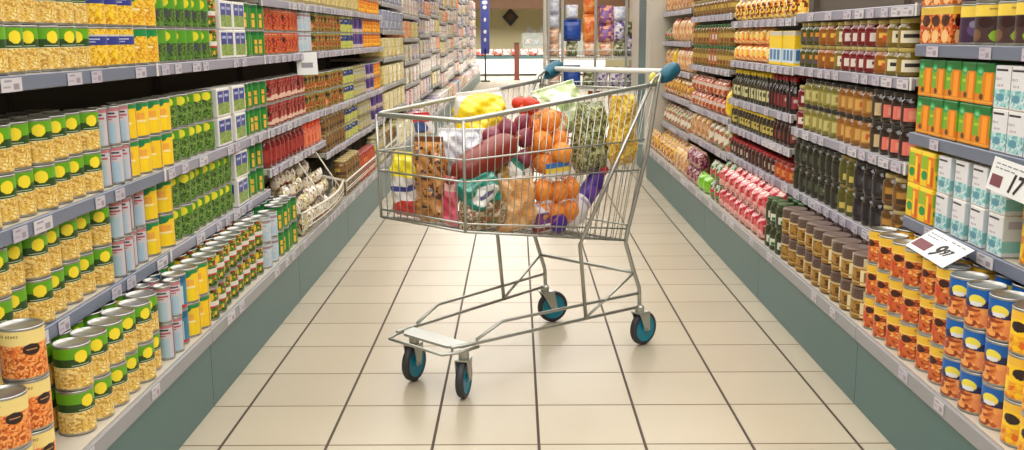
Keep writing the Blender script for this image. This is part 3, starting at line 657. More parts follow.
for k, a, b, rk in (('corn', 1.85, 2.53, 2), ('whitetin', 2.54, 2.72, 1), ('yellowtall', 2.72, 3.05, 1), ('pea2', 3.06, 3.47, 1), ('bluepack', 3.48, 3.87, 1), ('greencorn', 3.88, 4.24, 1),
                ('kidney', 4.26, 5.04, 1), ('orangeveg', 5.05, 5.39, 1)): row(k, 'L', B_, .747, a, b, 2, rk)
for k, a, b in (('orangeveg', 5.42, 6.10), ('limeblue', 6.11, 6.5), ('j_bluey', 6.51, 7.0), ('purple', 7.01, 7.4), ('orangetin', 7.41, 7.85)): row(k, 'L', 'far '+B_, .742, a, b)
for k, a, b, rk in (('corn', 1.85, 2.545, 2), ('whitetin', 2.56, 2.79, 1), ('yellowtall', 2.80, 3.04, 1), ('pea2', 3.04, 3.66, 1), ('bluepack', 3.67, 3.84, 1), ('greencorn', 3.86, 4.13, 1)): row(k, 'L', C_, .498, a, b, 2, rk)
row('j_darkred', 'L', C_, .578, 4.18, 4.92, 1); row('j_orangelid', 'L', C_, .578, 4.93, 5.36, 1)
for k, a, b in (('j_brown', 5.42, 6.1), ('limeblue', 6.11, 6.64), ('j_bluey', 6.67, 7.2), ('purple', 7.21, 7.85)): row(k, 'L', 'far '+C_, .50, a, b)
row('baked', 'L', D_, .25, 1.835, 1.925, 3, 1, xf=-.951)
row('baked', 'L', 'left deck nearest camera', .25, 1.742, 1.832, 2, 1, xf=-.951)
row('baked', 'L', 'left deck behind others', .25, 1.87, 1.96, 2, 1, xf=-1.06)
for k, a, b, rk in (('corn', 2.075, 2.585, 2), ('whitetin', 2.595, 2.73, 2), ('tealtin', 2.735, 2.81, 2), ('yellowtall', 2.812, 2.979, 2), ('mixveg', 2.98, 3.67, 2), ('paleblue', 3.68, 3.90, 2), ('greencorn', 3.91, 4.22, 2)):
    row(k, 'L', D_, .25, a, b, 2, rk, deck=True)
for k, a, b in (('j_brown', 5.45, 6.0), ('j_brownred', 6.0, 6.6), ('j_bluey', 6.7, 7.2), ('j_brown', 7.2, 7.85)): row(k, 'L', 'far '+D_, .25, a, b, 2, 1, deck=True)
# right
for k, a, b in (('pear', 1.98, 2.59), ('plum', 2.595, 2.688)): row(k, 'R', 'near upper right shelf', 1.105, a, b, 2)
row('peachpack', 'R', 'near upper right shelf', 1.105, 2.69, 2.895, 2)
row('whitejuice', 'R', 'near middle right shelf', .85, 1.92, 2.42, 2); row('carrot', 'R', 'near middle right shelf', .85, 2.425, 2.88, 2)
row('yellowfruit', 'R', 'near lower right shelf', .60, 1.85, 2.29, 2); row('whitejuice2', 'R', 'near lower right shelf', .60, 2.30, 2.71, 2); row('mangobox', 'R', 'near lower right shelf', .60, 2.715, 2.90, 2)
row('yellowfruit', 'R', 'right deck', .25, 1.80, 2.07, 3, 1, deck=True); row('apricot', 'R', 'right deck', .25, 2.08, 2.36, 3, 3, deck=True); row('peach', 'R', 'right deck', .25, 2.365, 2.94, 3, 3, deck=True)
U2, M2, W2 = 'upper right shelf', 'middle right shelf', 'lower right shelf'
for k, a, b in (('j_whiteyellow', 2.99, 3.19), ('j_orange', 3.19, 3.29), ('j_red', 3.29, 3.60), ('j_whiteyellow', 3.60, 3.70), ('j_orange', 3.70, 3.88), ('j_olive', 3.89, 4.13)): row(k, 'R', U2 if a > 3.3 or k != 'j_whiteyellow' else 'near end of '+U2, 1.005, a, b)
for k, a, b in (('j_pink', 2.95, 3.18), ('j_cream', 3.18, 3.28), ('j_gold', 3.29, 3.62), ('j_yellow', 3.63, 4.03), ('j_red', 4.03, 4.13)): row(k, 'R', M2, .753, a, b)
for k, a, b in (('j_gold2', 2.95, 3.14), ('j_black2', 3.14, 3.40), ('j_gherkin', 3.40, 3.56), ('j_black', 3.56, 4.13)): row(k, 'R', W2, .497, a, b, 2, 1)
row('cloth', 'R', 'right deck', .25, 2.95, 3.88, 2, 2, deck=True); row('j_greendark', 'R', 'right deck', .25, 3.89, 4.13, 2, 2, deck=True)
row('p_yellow2', 'R', 'shelf above yellow box', 1.205, 4.2, 5.38, 1)
row('yellowblue', 'R', 'shelf above sauce bottles', 1.0, 4.18, 4.60, 1); row('p_yellow', 'R', 'shelf above sauce bottles', 1.0, 4.62, 5.38, 2)
row('b_red', 'R', 'bottle shelf', .80, 4.18, 4.60, 1, 2); row('b_yellow', 'R', 'bottle shelf', .80, 4.61, 5.38, 1, 2)
row('j_dark_s', 'R', 'shelf under sauce bottles', .655, 4.18, 4.5, 1, 2); row('j_yellow_s', 'R', 'shelf under sauce bottles', .655, 4.5, 5.38, 1, 2)
row('j_brownred', 'R', 'red-lid shelf', .50, 4.18, 4.45, 1, 2); row('j_redlid', 'R', 'red-lid shelf', .50, 4.46, 5.38, 1, 2)
row('p_red', 'R', 'right deck', .25, 4.18, 5.12, 2, 2, deck=True); row('p_green', 'R', 'right deck', .25, 5.12, 5.38, 2, 2, deck=True)
row('j_brown', 'R', 'high third right shelf', 1.25, 5.43, 6.63, 2)
row('j_meadow', 'R', 'green-lid shelf', .945, 5.43, 5.85, 2); row('j_meadow2', 'R', 'green-lid shelf', .945, 5.86, 6.1, 2); row('j_meadow', 'R', 'far green-lid shelf', .945, 6.11, 6.63, 2)
row('p_yellowtall', 'R', 'packet shelf', .68, 5.43, 5.55, 1); row('p_orange', 'R', 'packet shelf', .68, 5.57, 6.63, 2)
row('p_mixed2', 'R', 'lower packet shelf', .48, 5.43, 6.0, 1, 2); row('p_tan', 'R', 'lower packet shelf', .48, 6.0, 6.63, 1, 2)
row('p_lime', 'R', 'deck beyond red packets', .25, 5.43, 5.72, 1, 1, deck=True); row('p_purple', 'R', 'deck beyond red packets', .25, 5.73, 6.1, 2, 1, deck=True); row('p_tan', 'R', 'deck beyond red packets', .25, 6.1, 6.63, 1, 2, deck=True)
row('p_tan', 'R', 'last right top shelf', 1.31, 6.67, 7.88, 1); row('p_peachy', 'R', 'last right peach shelf', 1.09, 6.67, 7.5, 1); row('p_green', 'R', 'last right peach shelf', 1.09, 7.5, 7.88, 1)
row('p_peachy', 'R', 'last right fourth shelf', .88, 6.67, 7.3, 1); row('p_yellowtall', 'R', 'last right fourth shelf', .88, 7.31, 7.5, 1); row('p_tan', 'R', 'last right fourth shelf', .88, 7.5, 7.88, 1)
row('p_mixed', 'R', 'last right third shelf', .69, 6.67, 7.88, 1); row('p_mixed2', 'R', 'last right second shelf', .46, 6.67, 7.88, 1, 2); row('p_mixed', 'R', 'last right deck', .25, 6.67, 7.88, 1, 2, deck=True)

# the long run on the left beyond the fifth unit
themes = [['f_cream', 'f_cream', 'f_cream', 'f_cream', 'f_greyblue', 'f_greyblue', 'f_greyblue'], ['f_pink', 'f_pink', 'f_sage', 'f_sage', 'f_peach', 'f_white', 'f_sage'],
          ['f_white', 'f_pink', 'f_white', 'f_sage', 'f_lilac', 'f_lilac', 'f_greyblue'], ['f_white', 'f_cream', 'f_white', 'f_white', 'f_white', 'f_lilac', 'f_lilac'],
          ['f_sage', 'f_pink', 'f_sage', 'f_cream', 'f_white', 'f_sage', 'f_lilac'], ['f_white']*7, ['f_pink', 'f_white', 'f_white', 'f_white', 'f_pink', 'f_white', 'f_white']]
nb = 12
for b in range(nb):
    Y0 = 7.9+b*1.5; zs = [.25+.222*i+(.05, -.018, .02)[b % 3]*(i > 0) for i in range(7 if b < 5 else 8)]
    bay('L', Y0, Y0+1.5, zs, f'{ORDN[b]} of the pale paper-goods shelving units beyond the tins, left', far=True)
    th = themes[b % 7] if b < 7 else themes[5+(b % 2)]
    for i, z in enumerate(zs):
        k1, k2 = th[min(i, 6)], rnd.choice(['f_white', 'f_lilac', 'f_sage', 'f_greyblue', 'f_peach', 'f_cream', 'f_white', 'f_white'])
        if k1 == k2 or b == 0: row(k1, 'L', f'{ORDN[i]} tier, {ORDN[b]} paper-goods unit', z, Y0+.02, Y0+1.48, 1, 1, deck=(i == 0))
        else:
            row(k1, 'L', f'{ORDN[i]} tier, {ORDN[b]} paper-goods unit', z, Y0+.02, Y0+.82, 1, 1, deck=(i == 0), gap=.01)
            row(k2, 'L', f'{ORDN[i]} tier, {ORDN[b]} paper-goods unit', z, Y0+.86, Y0+1.48, 1, 1, deck=(i == 0), gap=.01)
print('products', COUNT)

# ------------------------------------------------------------------ the shopping trolley
CO = Vector((.3009, 3.6724, 0)); CRZ = math.atan2(-.74019, -.67240); CM = Matrix.Translation(CO) @ Matrix.Rotation(CRZ, 4, 'Z')
cart = link('shopping_trolley', None, None, CO, CRZ)
tag(cart, 'chrome wire shopping trolley with teal wheels, loaded with groceries, standing in the aisle', 'shopping trolley')
def lerp(a, b, t): return tuple(a[i]+(b[i]-a[i])*t for i in range(len(a)))
def vtop(s): return .268-.0796*(s-.02)          # half width of the basket at the rim
def ztop(s): return .966-.084*(s-.02)
def vbot(s): return .228-.042*(s-.12)
def zbot(s): return .415+.186*(s-.125)
SB, ST, SF = .125, .02, .895
def side_pt(t, u, sg):
    """t 0 back..1 front, u 0 bottom..1 rim on the side wall"""
    b = (SB+(SF-SB)*t, sg*vbot(SB+(SF-SB)*t), zbot(SB+(SF-SB)*t)); p = (ST+(SF+.005-ST)*t, sg*vtop(ST+(SF+.005-ST)*t), ztop(ST+(SF+.005-ST)*t))
    return lerp(b, p, u)
levels = (.075, .455, .65)
mb = MB()
rim = [side_pt(0, 1, 1)]+[side_pt(t, 1, 1) for t in (.5, .97)]+[side_pt(1, 1, .93)]+[side_pt(1, 1, -.93)]+[side_pt(t, 1, -1) for t in (.97, .5)]+[side_pt(0, 1, -1)]
mb.tube(rim, .0078, 'chrome', 8).obj('basket_rim', cart, smooth=True)
for sg in (1, -1):
    mb = MB(); n = 27
    for i in range(1, n):
        mb.tube([side_pt(i/n, 0, sg), side_pt(i/n, 1, sg)], .0017, 'chrome', 5)
    for u in levels: mb.tube([side_pt(0, u, sg), side_pt(1, u, sg)], .003, 'chrome', 6)
    mb.tube([side_pt(0, 0, sg), side_pt(1, 0, sg)], .0045, 'chrome', 6)
    mb.obj('side_panel', cart, smooth=True)
mb = MB()
for i in range(13):
    q = -1+2*i/12; mb.tube([side_pt(1, 0, q), side_pt(1, 1, q)], .0017 if 0 < i < 12 else .0048, 'chrome', 6)
for u in levels: mb.tube([side_pt(1, u, 1), side_pt(1, u, -1)], .0034, 'chrome', 6)
mb.tube([side_pt(1, 0, 1), side_pt(1, 0, -1)], .0045, 'chrome', 6); mb.obj('front_panel', cart, smooth=True)
mb = MB()
for i in range(17):
    q = -1+2*i/16; mb.tube([side_pt(0, 0, q), side_pt(0, .97, q)], .0017, 'chrome', 5)
for u in (0, .1, .44, .62, .97): mb.tube([side_pt(0, u, 1), side_pt(0, u, -1)], .0034, 'chrome', 6)
mb.obj('rear_gate', cart, smooth=True)
mb = MB()
for i in range(15):
    q = -1+2*i/14; mb.tube([side_pt(0, 0, q), side_pt(1, 0, q)], .0022, 'chrome', 5)
for t in (0, .17, .34, .5, .66, .83, 1): mb.tube([side_pt(t, 0, 1), side_pt(t, 0, -1)], .0034, 'chrome', 6)
mb.obj('basket_floor', cart, smooth=True)
for sg in (1, -1):
    MB().tube([(-.005, sg*.272, 1.0), (.003, sg*.27, .969), (.051, sg*.265, .736), (.128, sg*.236, .44), (.118, sg*.224, .405), (.065, sg*.226, .285), (.035, sg*.229, .22), (.03, sg*.229, .135)], .0075, 'chrome', 8).obj('upright_tube', cart, smooth=True)
    MB().tube([(-.01, sg*.270, 1.0), (.03, sg*.268, .985), (.193, sg*.256, .748), (.36, sg*.219, .458), (.345, sg*.196, .43), (.31, sg*.197, .16)], .0068, 'chrome', 8).obj('side_brace', cart, smooth=True)
    MB().tube([(.065, sg*.226, .285), (.31, sg*.197, .162)], .005, 'chrome', 7).obj('diagonal_brace', cart, smooth=True)
    MB().tube([(.03, sg*.229, .202), (.69, sg*.152, .226), (.80, sg*.140, .186)], .0055, 'chrome', 7).obj('upper_rail', cart, smooth=True)
    MB().tube([(.03, sg*.229, .150), (.80, sg*.141, .176), (.90, sg*.128, .182)], .0058, 'chrome', 7).obj('lower_rail', cart, smooth=True)
MB().tube([(.065, -.226, .285), (.065, .226, .285)], .0062, 'chrome', 8).obj('cross_bar', cart, smooth=True)
mb = MB(); pl = [(.825, -.142), (.825, .142), (.86, .136), (.895, .10), (.895, -.10), (.86, -.136)]
mb.add([(x, y, .172) for x, y in pl]+[(x, y, .180) for x, y in pl], [(5, 4, 3, 2, 1, 0), (6, 7, 8, 9, 10, 11)]+[(i, (i+1) % 6, 6+(i+1) % 6, 6+i) for i in range(6)], 'chrome')
mb.obj('front_plate', cart)
MB().tube([(.80, -.150, .166), (.88, -.150, .166), (.935, -.125, .166), (.935, .125, .166), (.88, .150, .166), (.80, .150, .166)], .0052, 'chrome', 7).obj('bumper_bar', cart, smooth=True)
# push handle
MB().tube([(-.055, -.25, 1.008), (-.055, .25, 1.008)], .0100, 'white', 12).obj('handle_bar', cart, smooth=True)
for sg in (1, -1):
    mb = MB(); sec = [(-.102, 1.022, .016), (-.096, 1.016, .026), (-.07, 1.006, .030), (-.045, .996, .028), (-.018, .985, .018)]
    vs = []; fs = []
    for x, z, r in sec:
        for k in range(12):
            a = 2*PI*k/12; vs.append((x+math.sin(a)*r*.25, sg*.272+math.cos(a)*.026*min(1, r/.02), z+math.sin(a)*r))
    for i in range(4):
        for k in range(12):
            a = i*12+k; b = i*12+(k+1) % 12; fs.append((a, b, b+12, a+12) if sg < 0 else (a, a+12, b+12, b))
    fs += [tuple(range(12)), tuple(range(59, 47, -1))]
    mb.add(vs, fs, 'teal'); tag(mb.obj('handle_end', cart, smooth=True), 'teal plastic handle end')
MB().ell((.022, .262, .985), (.022, .012, .022), 'paper', (206, 196, 90)).obj('coin_lock', cart, smooth=True)
# child seat bars seen above the handle
def castor(s, v, a, R_=.0625, tr=.004):
    r = MB()
    for sg in (1, -1): r.add([(tr-.012, sg*.019, .058), (tr+.014, sg*.019, .058), (.034, sg*.019, .128), (-.020, sg*.019, .128), (tr-.012, sg*.022, .058), (tr+.014, sg*.022, .058), (.034, sg*.022, .128), (-.020, sg*.022, .128)],
              [(0, 1, 2, 3), (7, 6, 5, 4), (0, 4, 5, 1), (1, 5, 6, 2), (2, 6, 7, 3), (3, 7, 4, 0)], 'chrome')
    r.box(-.022, .032, -.022, .022, .126, .131, 'chrome'); r.lathe([(.017, .131), (.017, .150), (.010, .156)], 'chrome', 14); r.tube([(tr, -.026, .064), (tr, .026, .064)], .005, 'chrome', 8)
    c = r.obj('castor', cart, (s, v, 0), a)
    prof = [(R_-.014, -.012), (R_-.004, -.0125), (R_, -.008), (R_+.001, 0), (R_, .008), (R_-.004, .0125), (R_-.014, .012)]
    MB().lathe(prof, 'rubber', 30, (tr, 0, .0640), 'Y', cap=False).obj('tyre', c, smooth=True)
    hp = [(.002, -.014), (.012, -.014), (.016, -.010), (R_-.020, -.009), (R_-.0135, -.0115), (R_-.0135, .0115), (R_-.020, .009), (.016, .010), (.012, .014), (.002, .014)]
    tag(MB().lathe(hp, 'hub', 30, (tr, 0, .0640), 'Y').obj('hub', c), 'teal hub')
    return c
castor(.03, .229, PI-.12, tr=.022); castor(.035, -.229, PI-.45, tr=.034); castor(.835, .118, math.radians(30)); castor(.835, -.118, math.radians(17))

# ------------------------------------------------------------------ the groceries in the trolley
def cput(o, s, v, z, rot=(0, 0, 0)):
    o.matrix_world = CM @ Matrix.Translation((s, v, z)) @ Matrix.Rotation(rot[2], 4, 'Z') @ Matrix.Rotation(rot[1], 4, 'Y') @ Matrix.Rotation(rot[0], 4, 'X'); return o
def good(name, me, label, cat, s, v, z, rot=(0, 0, 0), group=None):
    o = link(name, me); cput(o, s, v, z, rot); return tag(o, label, cat, group)
def bag(key, name, art, w, d, h, label, cat, s, v, z, rot=(0, 0, 0), amp=.004):
    K = pouch(key, name, art, w, d, h, label, cat, W=64, amp=amp); return good(name, K.full, label, cat, s, v, z, rot)
NS = PI/2   # facing the near side of the trolley
a = Art(40, 50, (232, 228, 230)); a.rect(0, 1, 0, .38, (244, 224, 50)).ell(.5, .5, .35, .09, (58, 66, 150)).ell(.5, .45, .3, .06, (232, 228, 230)).rect(0, 1, .72, 1, (206, 60, 56)).ell(.3, .72, .2, .08, (232, 228, 230))
bag('g1', 'washing_powder_bag', a, .125, .08, .21, 'white, yellow and red bag with blue swoosh in the front corner of the trolley', 'bag', .845, -.118, .562, (0, 0, .05))
a = Art(40, 70, (190, 128, 66)); a.grains(0, 1, [(196, 132, 66), (206, 146, 80), (180, 116, 56), (198, 136, 74), (90, 54, 34)], 3.4); a.rect(0, 1, 0, .06, (120, 70, 50))
bag('g2', 'cookie_bag', a, .125, .065, .27, 'tall bag of chocolate-chip cookies at the front of the trolley', 'bag', .852, .008, .560, (.05, 0, .1))
a = Art(30, 40, (222, 110, 130)); a.rect(0, 1, .15, .3, (240, 190, 190)).rect(.2, .8, .4, .8, (206, 70, 96))
bag('g3', 'pink_packet', a, .055, .04, .155, 'narrow pink packet standing beside the cookie bag', 'packet', .86, .098, .560)
a = Art(40, 30, (24, 140, 122)); a.ell(.5, .6, .22, .2, (228, 230, 226)).rect(.2, .8, .2, .28, (120, 190, 180)).rect(.4, .6, .55, .65, (90, 90, 130))
bag('g4', 'frozen_vegetable_bag', a, .15, .07, .13, 'teal green bag with white oval badge, leaning in the near front corner', 'bag', .765, .148, .605, (.35, 0, NS-.1), .006)
a = Art(50, 30, (150, 130, 100)); a.grains(0, 1, [(150, 128, 92), (120, 104, 70), (190, 172, 140), (96, 92, 60), (206, 190, 170), (150, 90, 60)], 2.4)
bag('g5', 'mixed_nut_bag', a, .19, .08, .115, 'clear bag of brown mixed nuts at the foot of the basket', 'bag', .765, .14, .54, (-.03, 0, NS), .005)
a = Art(40, 50, (196, 156, 80)); a.grains(.15, 1, [(196, 154, 76), (176, 134, 60), (214, 176, 104)], 4).rect(0, 1, 0, .3, (26, 130, 112)).ell(.45, .28, .22, .14, (236, 236, 228))
bag('g6', 'cereal_bag', a, .12, .06, .18, 'golden bag with teal top and white disc, tilted near the middle', 'bag', .69, .12, .598, (-.65, 0, NS), .005)
a = Art(44, 50, (222, 166, 106)); a.grains(0, 1, [(222, 166, 106), (214, 152, 90), (232, 184, 126)], 7).rect(0, 1, 0, .1, (216, 206, 200)).rect(.7, .75, .1, 1, (236, 196, 150))
bag('g7', 'bread_bag', a, .17, .085, .195, 'bag of pale tan bread rolls against the near side', 'bag', .608, .135, .512, (0, 0, NS), .005)
a = Art(40, 40, (222, 224, 236)); a.rect(.1, .9, .4, .6, (190, 196, 226)).ell(.5, .3, .2, .15, (236, 236, 240))
bag('g8', 'white_plastic_bag', a, .2, .09, .26, 'white plastic bag with faint blue print behind the bread', 'bag', .55, .02, .512, (.1, 0, NS), .006)
# the big sausage
mb = MB(); L_ = .285; rg = []; N_ = 22
for i in range(N_+1):
    t = -1+2*i/N_; r = .049*(1-abs(t)**3.4)**.5+.003; rg.append((r, t*L_/2))
mb.lathe(rg, 'skin', 28, axis='X', col=(124, 36, 22))
o = mb.obj('salami', smooth=True); MT_ = o; cput(o, .725, .116, .757, (0, math.radians(19), 0)); tag(o, 'large dark red salami lying across the near front of the load', 'sausage')
for sg in (1, -1): MB().lathe([(.004, 0), (.010, .008), (.006, .016), (.012, .03)], 'film', 12, (0, 0, 0), 'X', (150, 80, 60)).obj('salami_end', o, (sg*L_/2*.99, 0, 0), 0 if sg > 0 else PI, smooth=True)
# oranges in two net bags
def fruit_mesh(r, col, kind='orange'):
    mb = MB(); rg = []
    for i in range(13):
        t = -PI/2+PI*i/12; rad = r*math.cos(t); z = r*.95*math.sin(t)
        if kind == 'onion': z = r*(.88*math.sin(t)+.32*max(0, math.sin(t))**6)
        if kind == 'tomato': z = r*.8*math.sin(t)-r*.12*(abs(math.sin(t))**10)*(1 if t > 0 else -1)
        rg.append((max(rad, .0012), z))
    return mb.lathe(rg, 'skin', 18, col=col).mesh(kind, True)
OR = fruit_mesh(.0375, (238, 148, 54)); ON = fruit_mesh(.034, (128, 44, 66), 'onion'); TO = fruit_mesh(.033, (206, 56, 30), 'tomato')
def orange(s, v, z, lab, gr): 
    o = link('orange', OR); cput(o, s, v, z, (rnd.uniform(0, 3), rnd.uniform(0, 3), 0)); tag(o, lab, 'orange', gr)
    MB().lathe([(.004, 0), (.003, .002), (.001, .003)], 'skin', 8, (0, 0, .0345), col=(90, 100, 40)).obj('stem_scar', o)
spots_u = [(.445, .12, .715, 'lower front'), (.365, .125, .712, 'lower rear'), (.452, .115, .788, 'middle front'), (.372, .12, .786, 'middle rear'), (.41, .115, .856, 'topmost'), (.41, .05, .75, 'inner'), (.41, .165, .75, 'outermost'), (.41, .06, .82, 'hidden upper')]
for s, v, z, w_ in spots_u: orange(s, v, z, f'{w_} orange in the upper net bag of oranges', 'oranges in the upper net')
spots_l = [(.50, .145, .556, 'front bottom'), (.425, .15, .545, 'middle bottom'), (.352, .15, .545, 'rear bottom'), (.485, .145, .630, 'front top'), (.41, .148, .618, 'middle top'), (.342, .145, .62, 'rear top')]
for s, v, z, w_ in spots_l: orange(s, v, z, f'{w_} orange in the lower net bag of oranges', 'oranges in the lower net')
def net(c, rad, label):
    mb = MB(); A_n = 14
    for k in range(A_n):
        for d in (1, -1):
            pts = []
            for i in range(15):
                t = -1+2*i/14; an = 2*PI*k/A_n+d*t*1.1; f = (1-abs(t)**5)**.5 if abs(t) < 1 else 0.05
                pts.append((rad[0]*f*math.cos(an), rad[1]*f*math.sin(an), rad[2]*t))
            mb.tube(pts, .0009, 'net', 3)
    o = mb.obj('net_bag'); cput(o, *c); return tag(o, label, 'net bag')
net((.41, .11, .783), (.082, .056, .112), 'orange net bag holding the upper oranges')
net((.42, .142, .585), (.118, .050, .090), 'orange net bag holding the lower oranges')
mb = MB()
for i, c in enumerate([(60, 120, 190), (240, 210, 70), (226, 226, 230)]): mb.box(-.055, .055, -.004, .004, .016-.016*i-.008+.008, .032-.016*i, 'paper', c)
o = mb.obj('net_label'); cput(o, .445, .208-.03, .690); tag(o, 'blue, yellow and white strip label between the two orange nets', 'label')
# red onions
for s, v, z, w_ in [(.635, .06, .815, 'front upper'), (.575, .07, .835, 'topmost'), (.50, .08, .80, 'rear upper'), (.52, .09, .73, 'rear middle'), (.465, .045, .845, 'inner'), (.68, .02, .79, 'frontmost')]:
    o = link('red_onion', ON); cput(o, s, v, z, (rnd.uniform(-.8, .8), rnd.uniform(-.8, .8), rnd.uniform(0, 6))); tag(o, f'{w_} red onion behind the salami', 'onion', 'red onions behind the salami')
    MB().tube([(0, 0, .036), (.002, 0, .046), (.006, .002, .054)], [.003, .002, .001], 'skin', 6, (170, 120, 90)).obj('onion_tip', o)
for s, v, z, w_ in [(.36, -.03, .885, 'front'), (.30, -.02, .90, 'rear'), (.335, -.085, .90, 'far'), (.395, .02, .905, 'near')]:
    o = link('tomato', TO); cput(o, s, v, z, (rnd.uniform(-.5, .5), rnd.uniform(-.5, .5), 0)); tag(o, f'{w_} tomato on top of the load beside the lettuce', 'tomato', 'tomatoes on top of the load')
    MB().ell((0, 0, .024), (.011, .011, .004), 'skin', (70, 110, 40), 8, 4).obj('calyx', o)
a = Art(44, 44, (226, 224, 216)); a.ell(.5, .45, .5, .4, (248, 216, 36)).rect(0, 1, .8, 1, (226, 224, 220))
bag('g9', 'lemon_bag', a, .20, .13, .22, 'bright yellow and white bag bulging at the top front', 'bag', .52, -.10, .735, (.05, .0, NS-.15), .006)
a = Art(44, 44, (224, 222, 220)); a.ell(.8, .3, .3, .25, (246, 206, 40)).rect(.1, .5, .3, .4, (190, 196, 216))
bag('g10', 'white_yellow_bag', a, .17, .08, .24, 'white bag with yellow corner in the middle of the load', 'bag', .68, -.03, .60, (0, 0, .9), .006)
a = Art(44, 34, (190, 206, 160)); a.grains(0, 1, [(196, 210, 160), (214, 222, 190), (160, 184, 120), (226, 230, 214)], 6)
bag('g11', 'lettuce_bag', a, .25, .15, .19, 'pale green bag of lettuce on top of the load', 'bag', .21, -.02, .775, (.15, 0, NS), .006)
a = Art(50, 60, (150, 160, 96)); a.grains(.05, 1, [(128, 136, 84), (160, 164, 112), (92, 98, 54), (186, 188, 146), (70, 74, 40)], 2.3); a.rect(0, 1, 0, .06, (220, 220, 214))
bag('g12', 'green_pasta_bag', a, .155, .09, .27, 'clear bag of green spiral pasta', 'bag', .205, .125, .655, (0, 0, NS), .004)
a = Art(50, 60, (236, 196, 70)); a.grains(.08, 1, [(240, 204, 76), (226, 180, 50), (248, 220, 110), (190, 140, 40)], 2.3); a.rect(0, 1, 0, .08, (226, 222, 210))
bag('g13', 'penne_bag', a, .135, .07, .265, 'clear bag of yellow penne pasta nearest the handle', 'bag', .12, .205, .685, (0, 0, NS), .004)
# detergent bottle
cy = circle_section(40)[0]; art_d = Art(40, 40, (232, 230, 234)); art_d.rect(0, 1, .0, .5, (70, 40, 140)).rect(.1, .9, .55, .62, (180, 170, 210)); art_d.ell(.3, .3, .2, .15, (110, 70, 170))
fm, pm = solid('detergent_bottle', cy, [(.001, .03, .02, None), (0, .036, .026, ('body', 'lid', (232, 230, 234))), (.02, .040, .030, ('body', 'lid', (232, 230, 234))), (.20, .038, .029, 'A'), (.225, .030, .024, ('body', 'lid', (80, 50, 146))),
    (.24, .016, .016, ('body', 'lid', (80, 50, 146))), (.2405, .020, .020, ('cap', 'lid', (214, 40, 50))), (.27, .018, .018, ('cap', 'lid', (214, 40, 50))), (.274, .014, .014, ('cap', 'lid', (214, 40, 50)))], art_d, {'A': ('label', 'paper')})
o = good('detergent_bottle', pm['body'], 'white bottle with purple label and red cap, lying aslant near the rear', 'bottle', .345, .14, .497, (0, -math.radians(50), 0))
link('cap', pm['cap'], o); link('label', pm['label'], o)
MB().lathe([(.030, 0), (.035, .003), (.035, .018), (.028, .026)], 'lid', 26, axis='Y', col=(74, 40, 140)).obj('tub_lid', smooth=True)
o = bpy.data.objects['tub_lid']; cput(o, .435, .165, .515); tag(o, 'round purple lid of a tub at the bottom of the load', 'lid')
a = Art(30, 30, (214, 206, 220)); a.rect(0, 1, .3, .7, (120, 70, 130)).rect(0, 1, .8, 1, (120, 50, 60))
bag('g14', 'purple_packet', a, .07, .05, .10, 'small purple and white packet beside the round purple lid', 'packet', .505, .158, .492, (0, 0, NS), .003)
a = Art(40, 30, (226, 224, 228)); a.noise(4).rect(.2, .8, .4, .6, (206, 204, 214))
bag('g15', 'white_tissue_packet', a, .26, .12, .12, 'long white plastic-wrapped packet on the basket floor at the rear', 'packet', .27, .04, .456, (0, 0, NS), .006)
a = Art(30, 30, (226, 224, 220)); a.rect(0, 1, 0, .4, (206, 60, 70)).ell(.5, .6, .3, .25, (70, 90, 160))
bag('g16', 'small_sweet_packet', a, .075, .04, .075, 'small red, white and blue packet on top of the cookie bag', 'packet', .80, -.075, .825, (.1, .2, .1), .002)
a = Art(40, 40, (200, 200, 206)); a.grains(0, 1, [(206, 206, 214), (176, 176, 190), (226, 226, 232)], 6)
bag('g17', 'grey_film_bag', a, .15, .07, .19, 'greyish translucent bag behind the front corner post', 'bag', .76, .04, .66, (0, 0, .5), .006)

# ------------------------------------------------------------------ wire baskets on the left deck
def wire_basket(Y0, Y1, xf, z0, z1, bulge, label, riser=True):
    t = link('wire_basket', None, None, (0, (Y0+Y1)/2, 0)); tag(t, label, 'wire basket'); h = (Y1-Y0)/2
    def fx(y, z): return xf+bulge*math.cos(y/h*PI/2)*(.4+.6*(z-z0)/(z1-z0))
    mb = MB(); N = 26
    for i in range(N+1):
        y = -h+2*h*i/N; mb.tube([(-1.46, y, z0), (fx(y, z0), y, z0), (fx(y, z1), y, z1)], .002, 'whitewire', 5)
    for z in (z0+.03, (z0+z1)/2): mb.tube([(fx(-h+2*h*i/16, z), -h+2*h*i/16, z) for i in range(17)], .003, 'whitewire', 6)
    for x in (-1.02, -1.15, -1.3, -1.45): mb.tube([(x, -h, z0), (x, h, z0)], .002, 'whitewire', 5)
    mb.obj('wire_body', t, smooth=True)
    MB().tube([(fx(-h+2*h*i/16, z1), -h+2*h*i/16, z1) for i in range(17)], .006, 'whitewire', 7).obj('rim', t, smooth=True)
    for y in (-h, h):
        mb = MB()
        for i in range(7): x = xf-.06*i; mb.tube([(x, y, z0), (x, y, z1+.02*i)], .002, 'whitewire', 5)
        mb.tube([(xf, y, z1), (-1.46, y, z1+.10)], .004, 'whitewire', 6); mb.obj('side_wires', t, smooth=True)
    if riser:
        for y in (-h*.35, h*.45): MB().tube([(fx(y, z1), y, z1), (-1.06, y+.05, .54)], .004, 'whitewire', 6).obj('sloping_divider', t, smooth=True)
    return t
wire_basket(4.30, 5.36, -.965, .255, .36, .045, 'cream wire basket heaped with small cheese packets on the left deck')
wire_basket(5.43, 6.62, -.962, .255, .34, .0, 'straight wire basket in front of brown jars on the left deck', False)
wire_basket(6.68, 7.87, -.962, .255, .34, .0, 'farthest wire basket on the left deck, beside the paper goods', False)
ii = 0
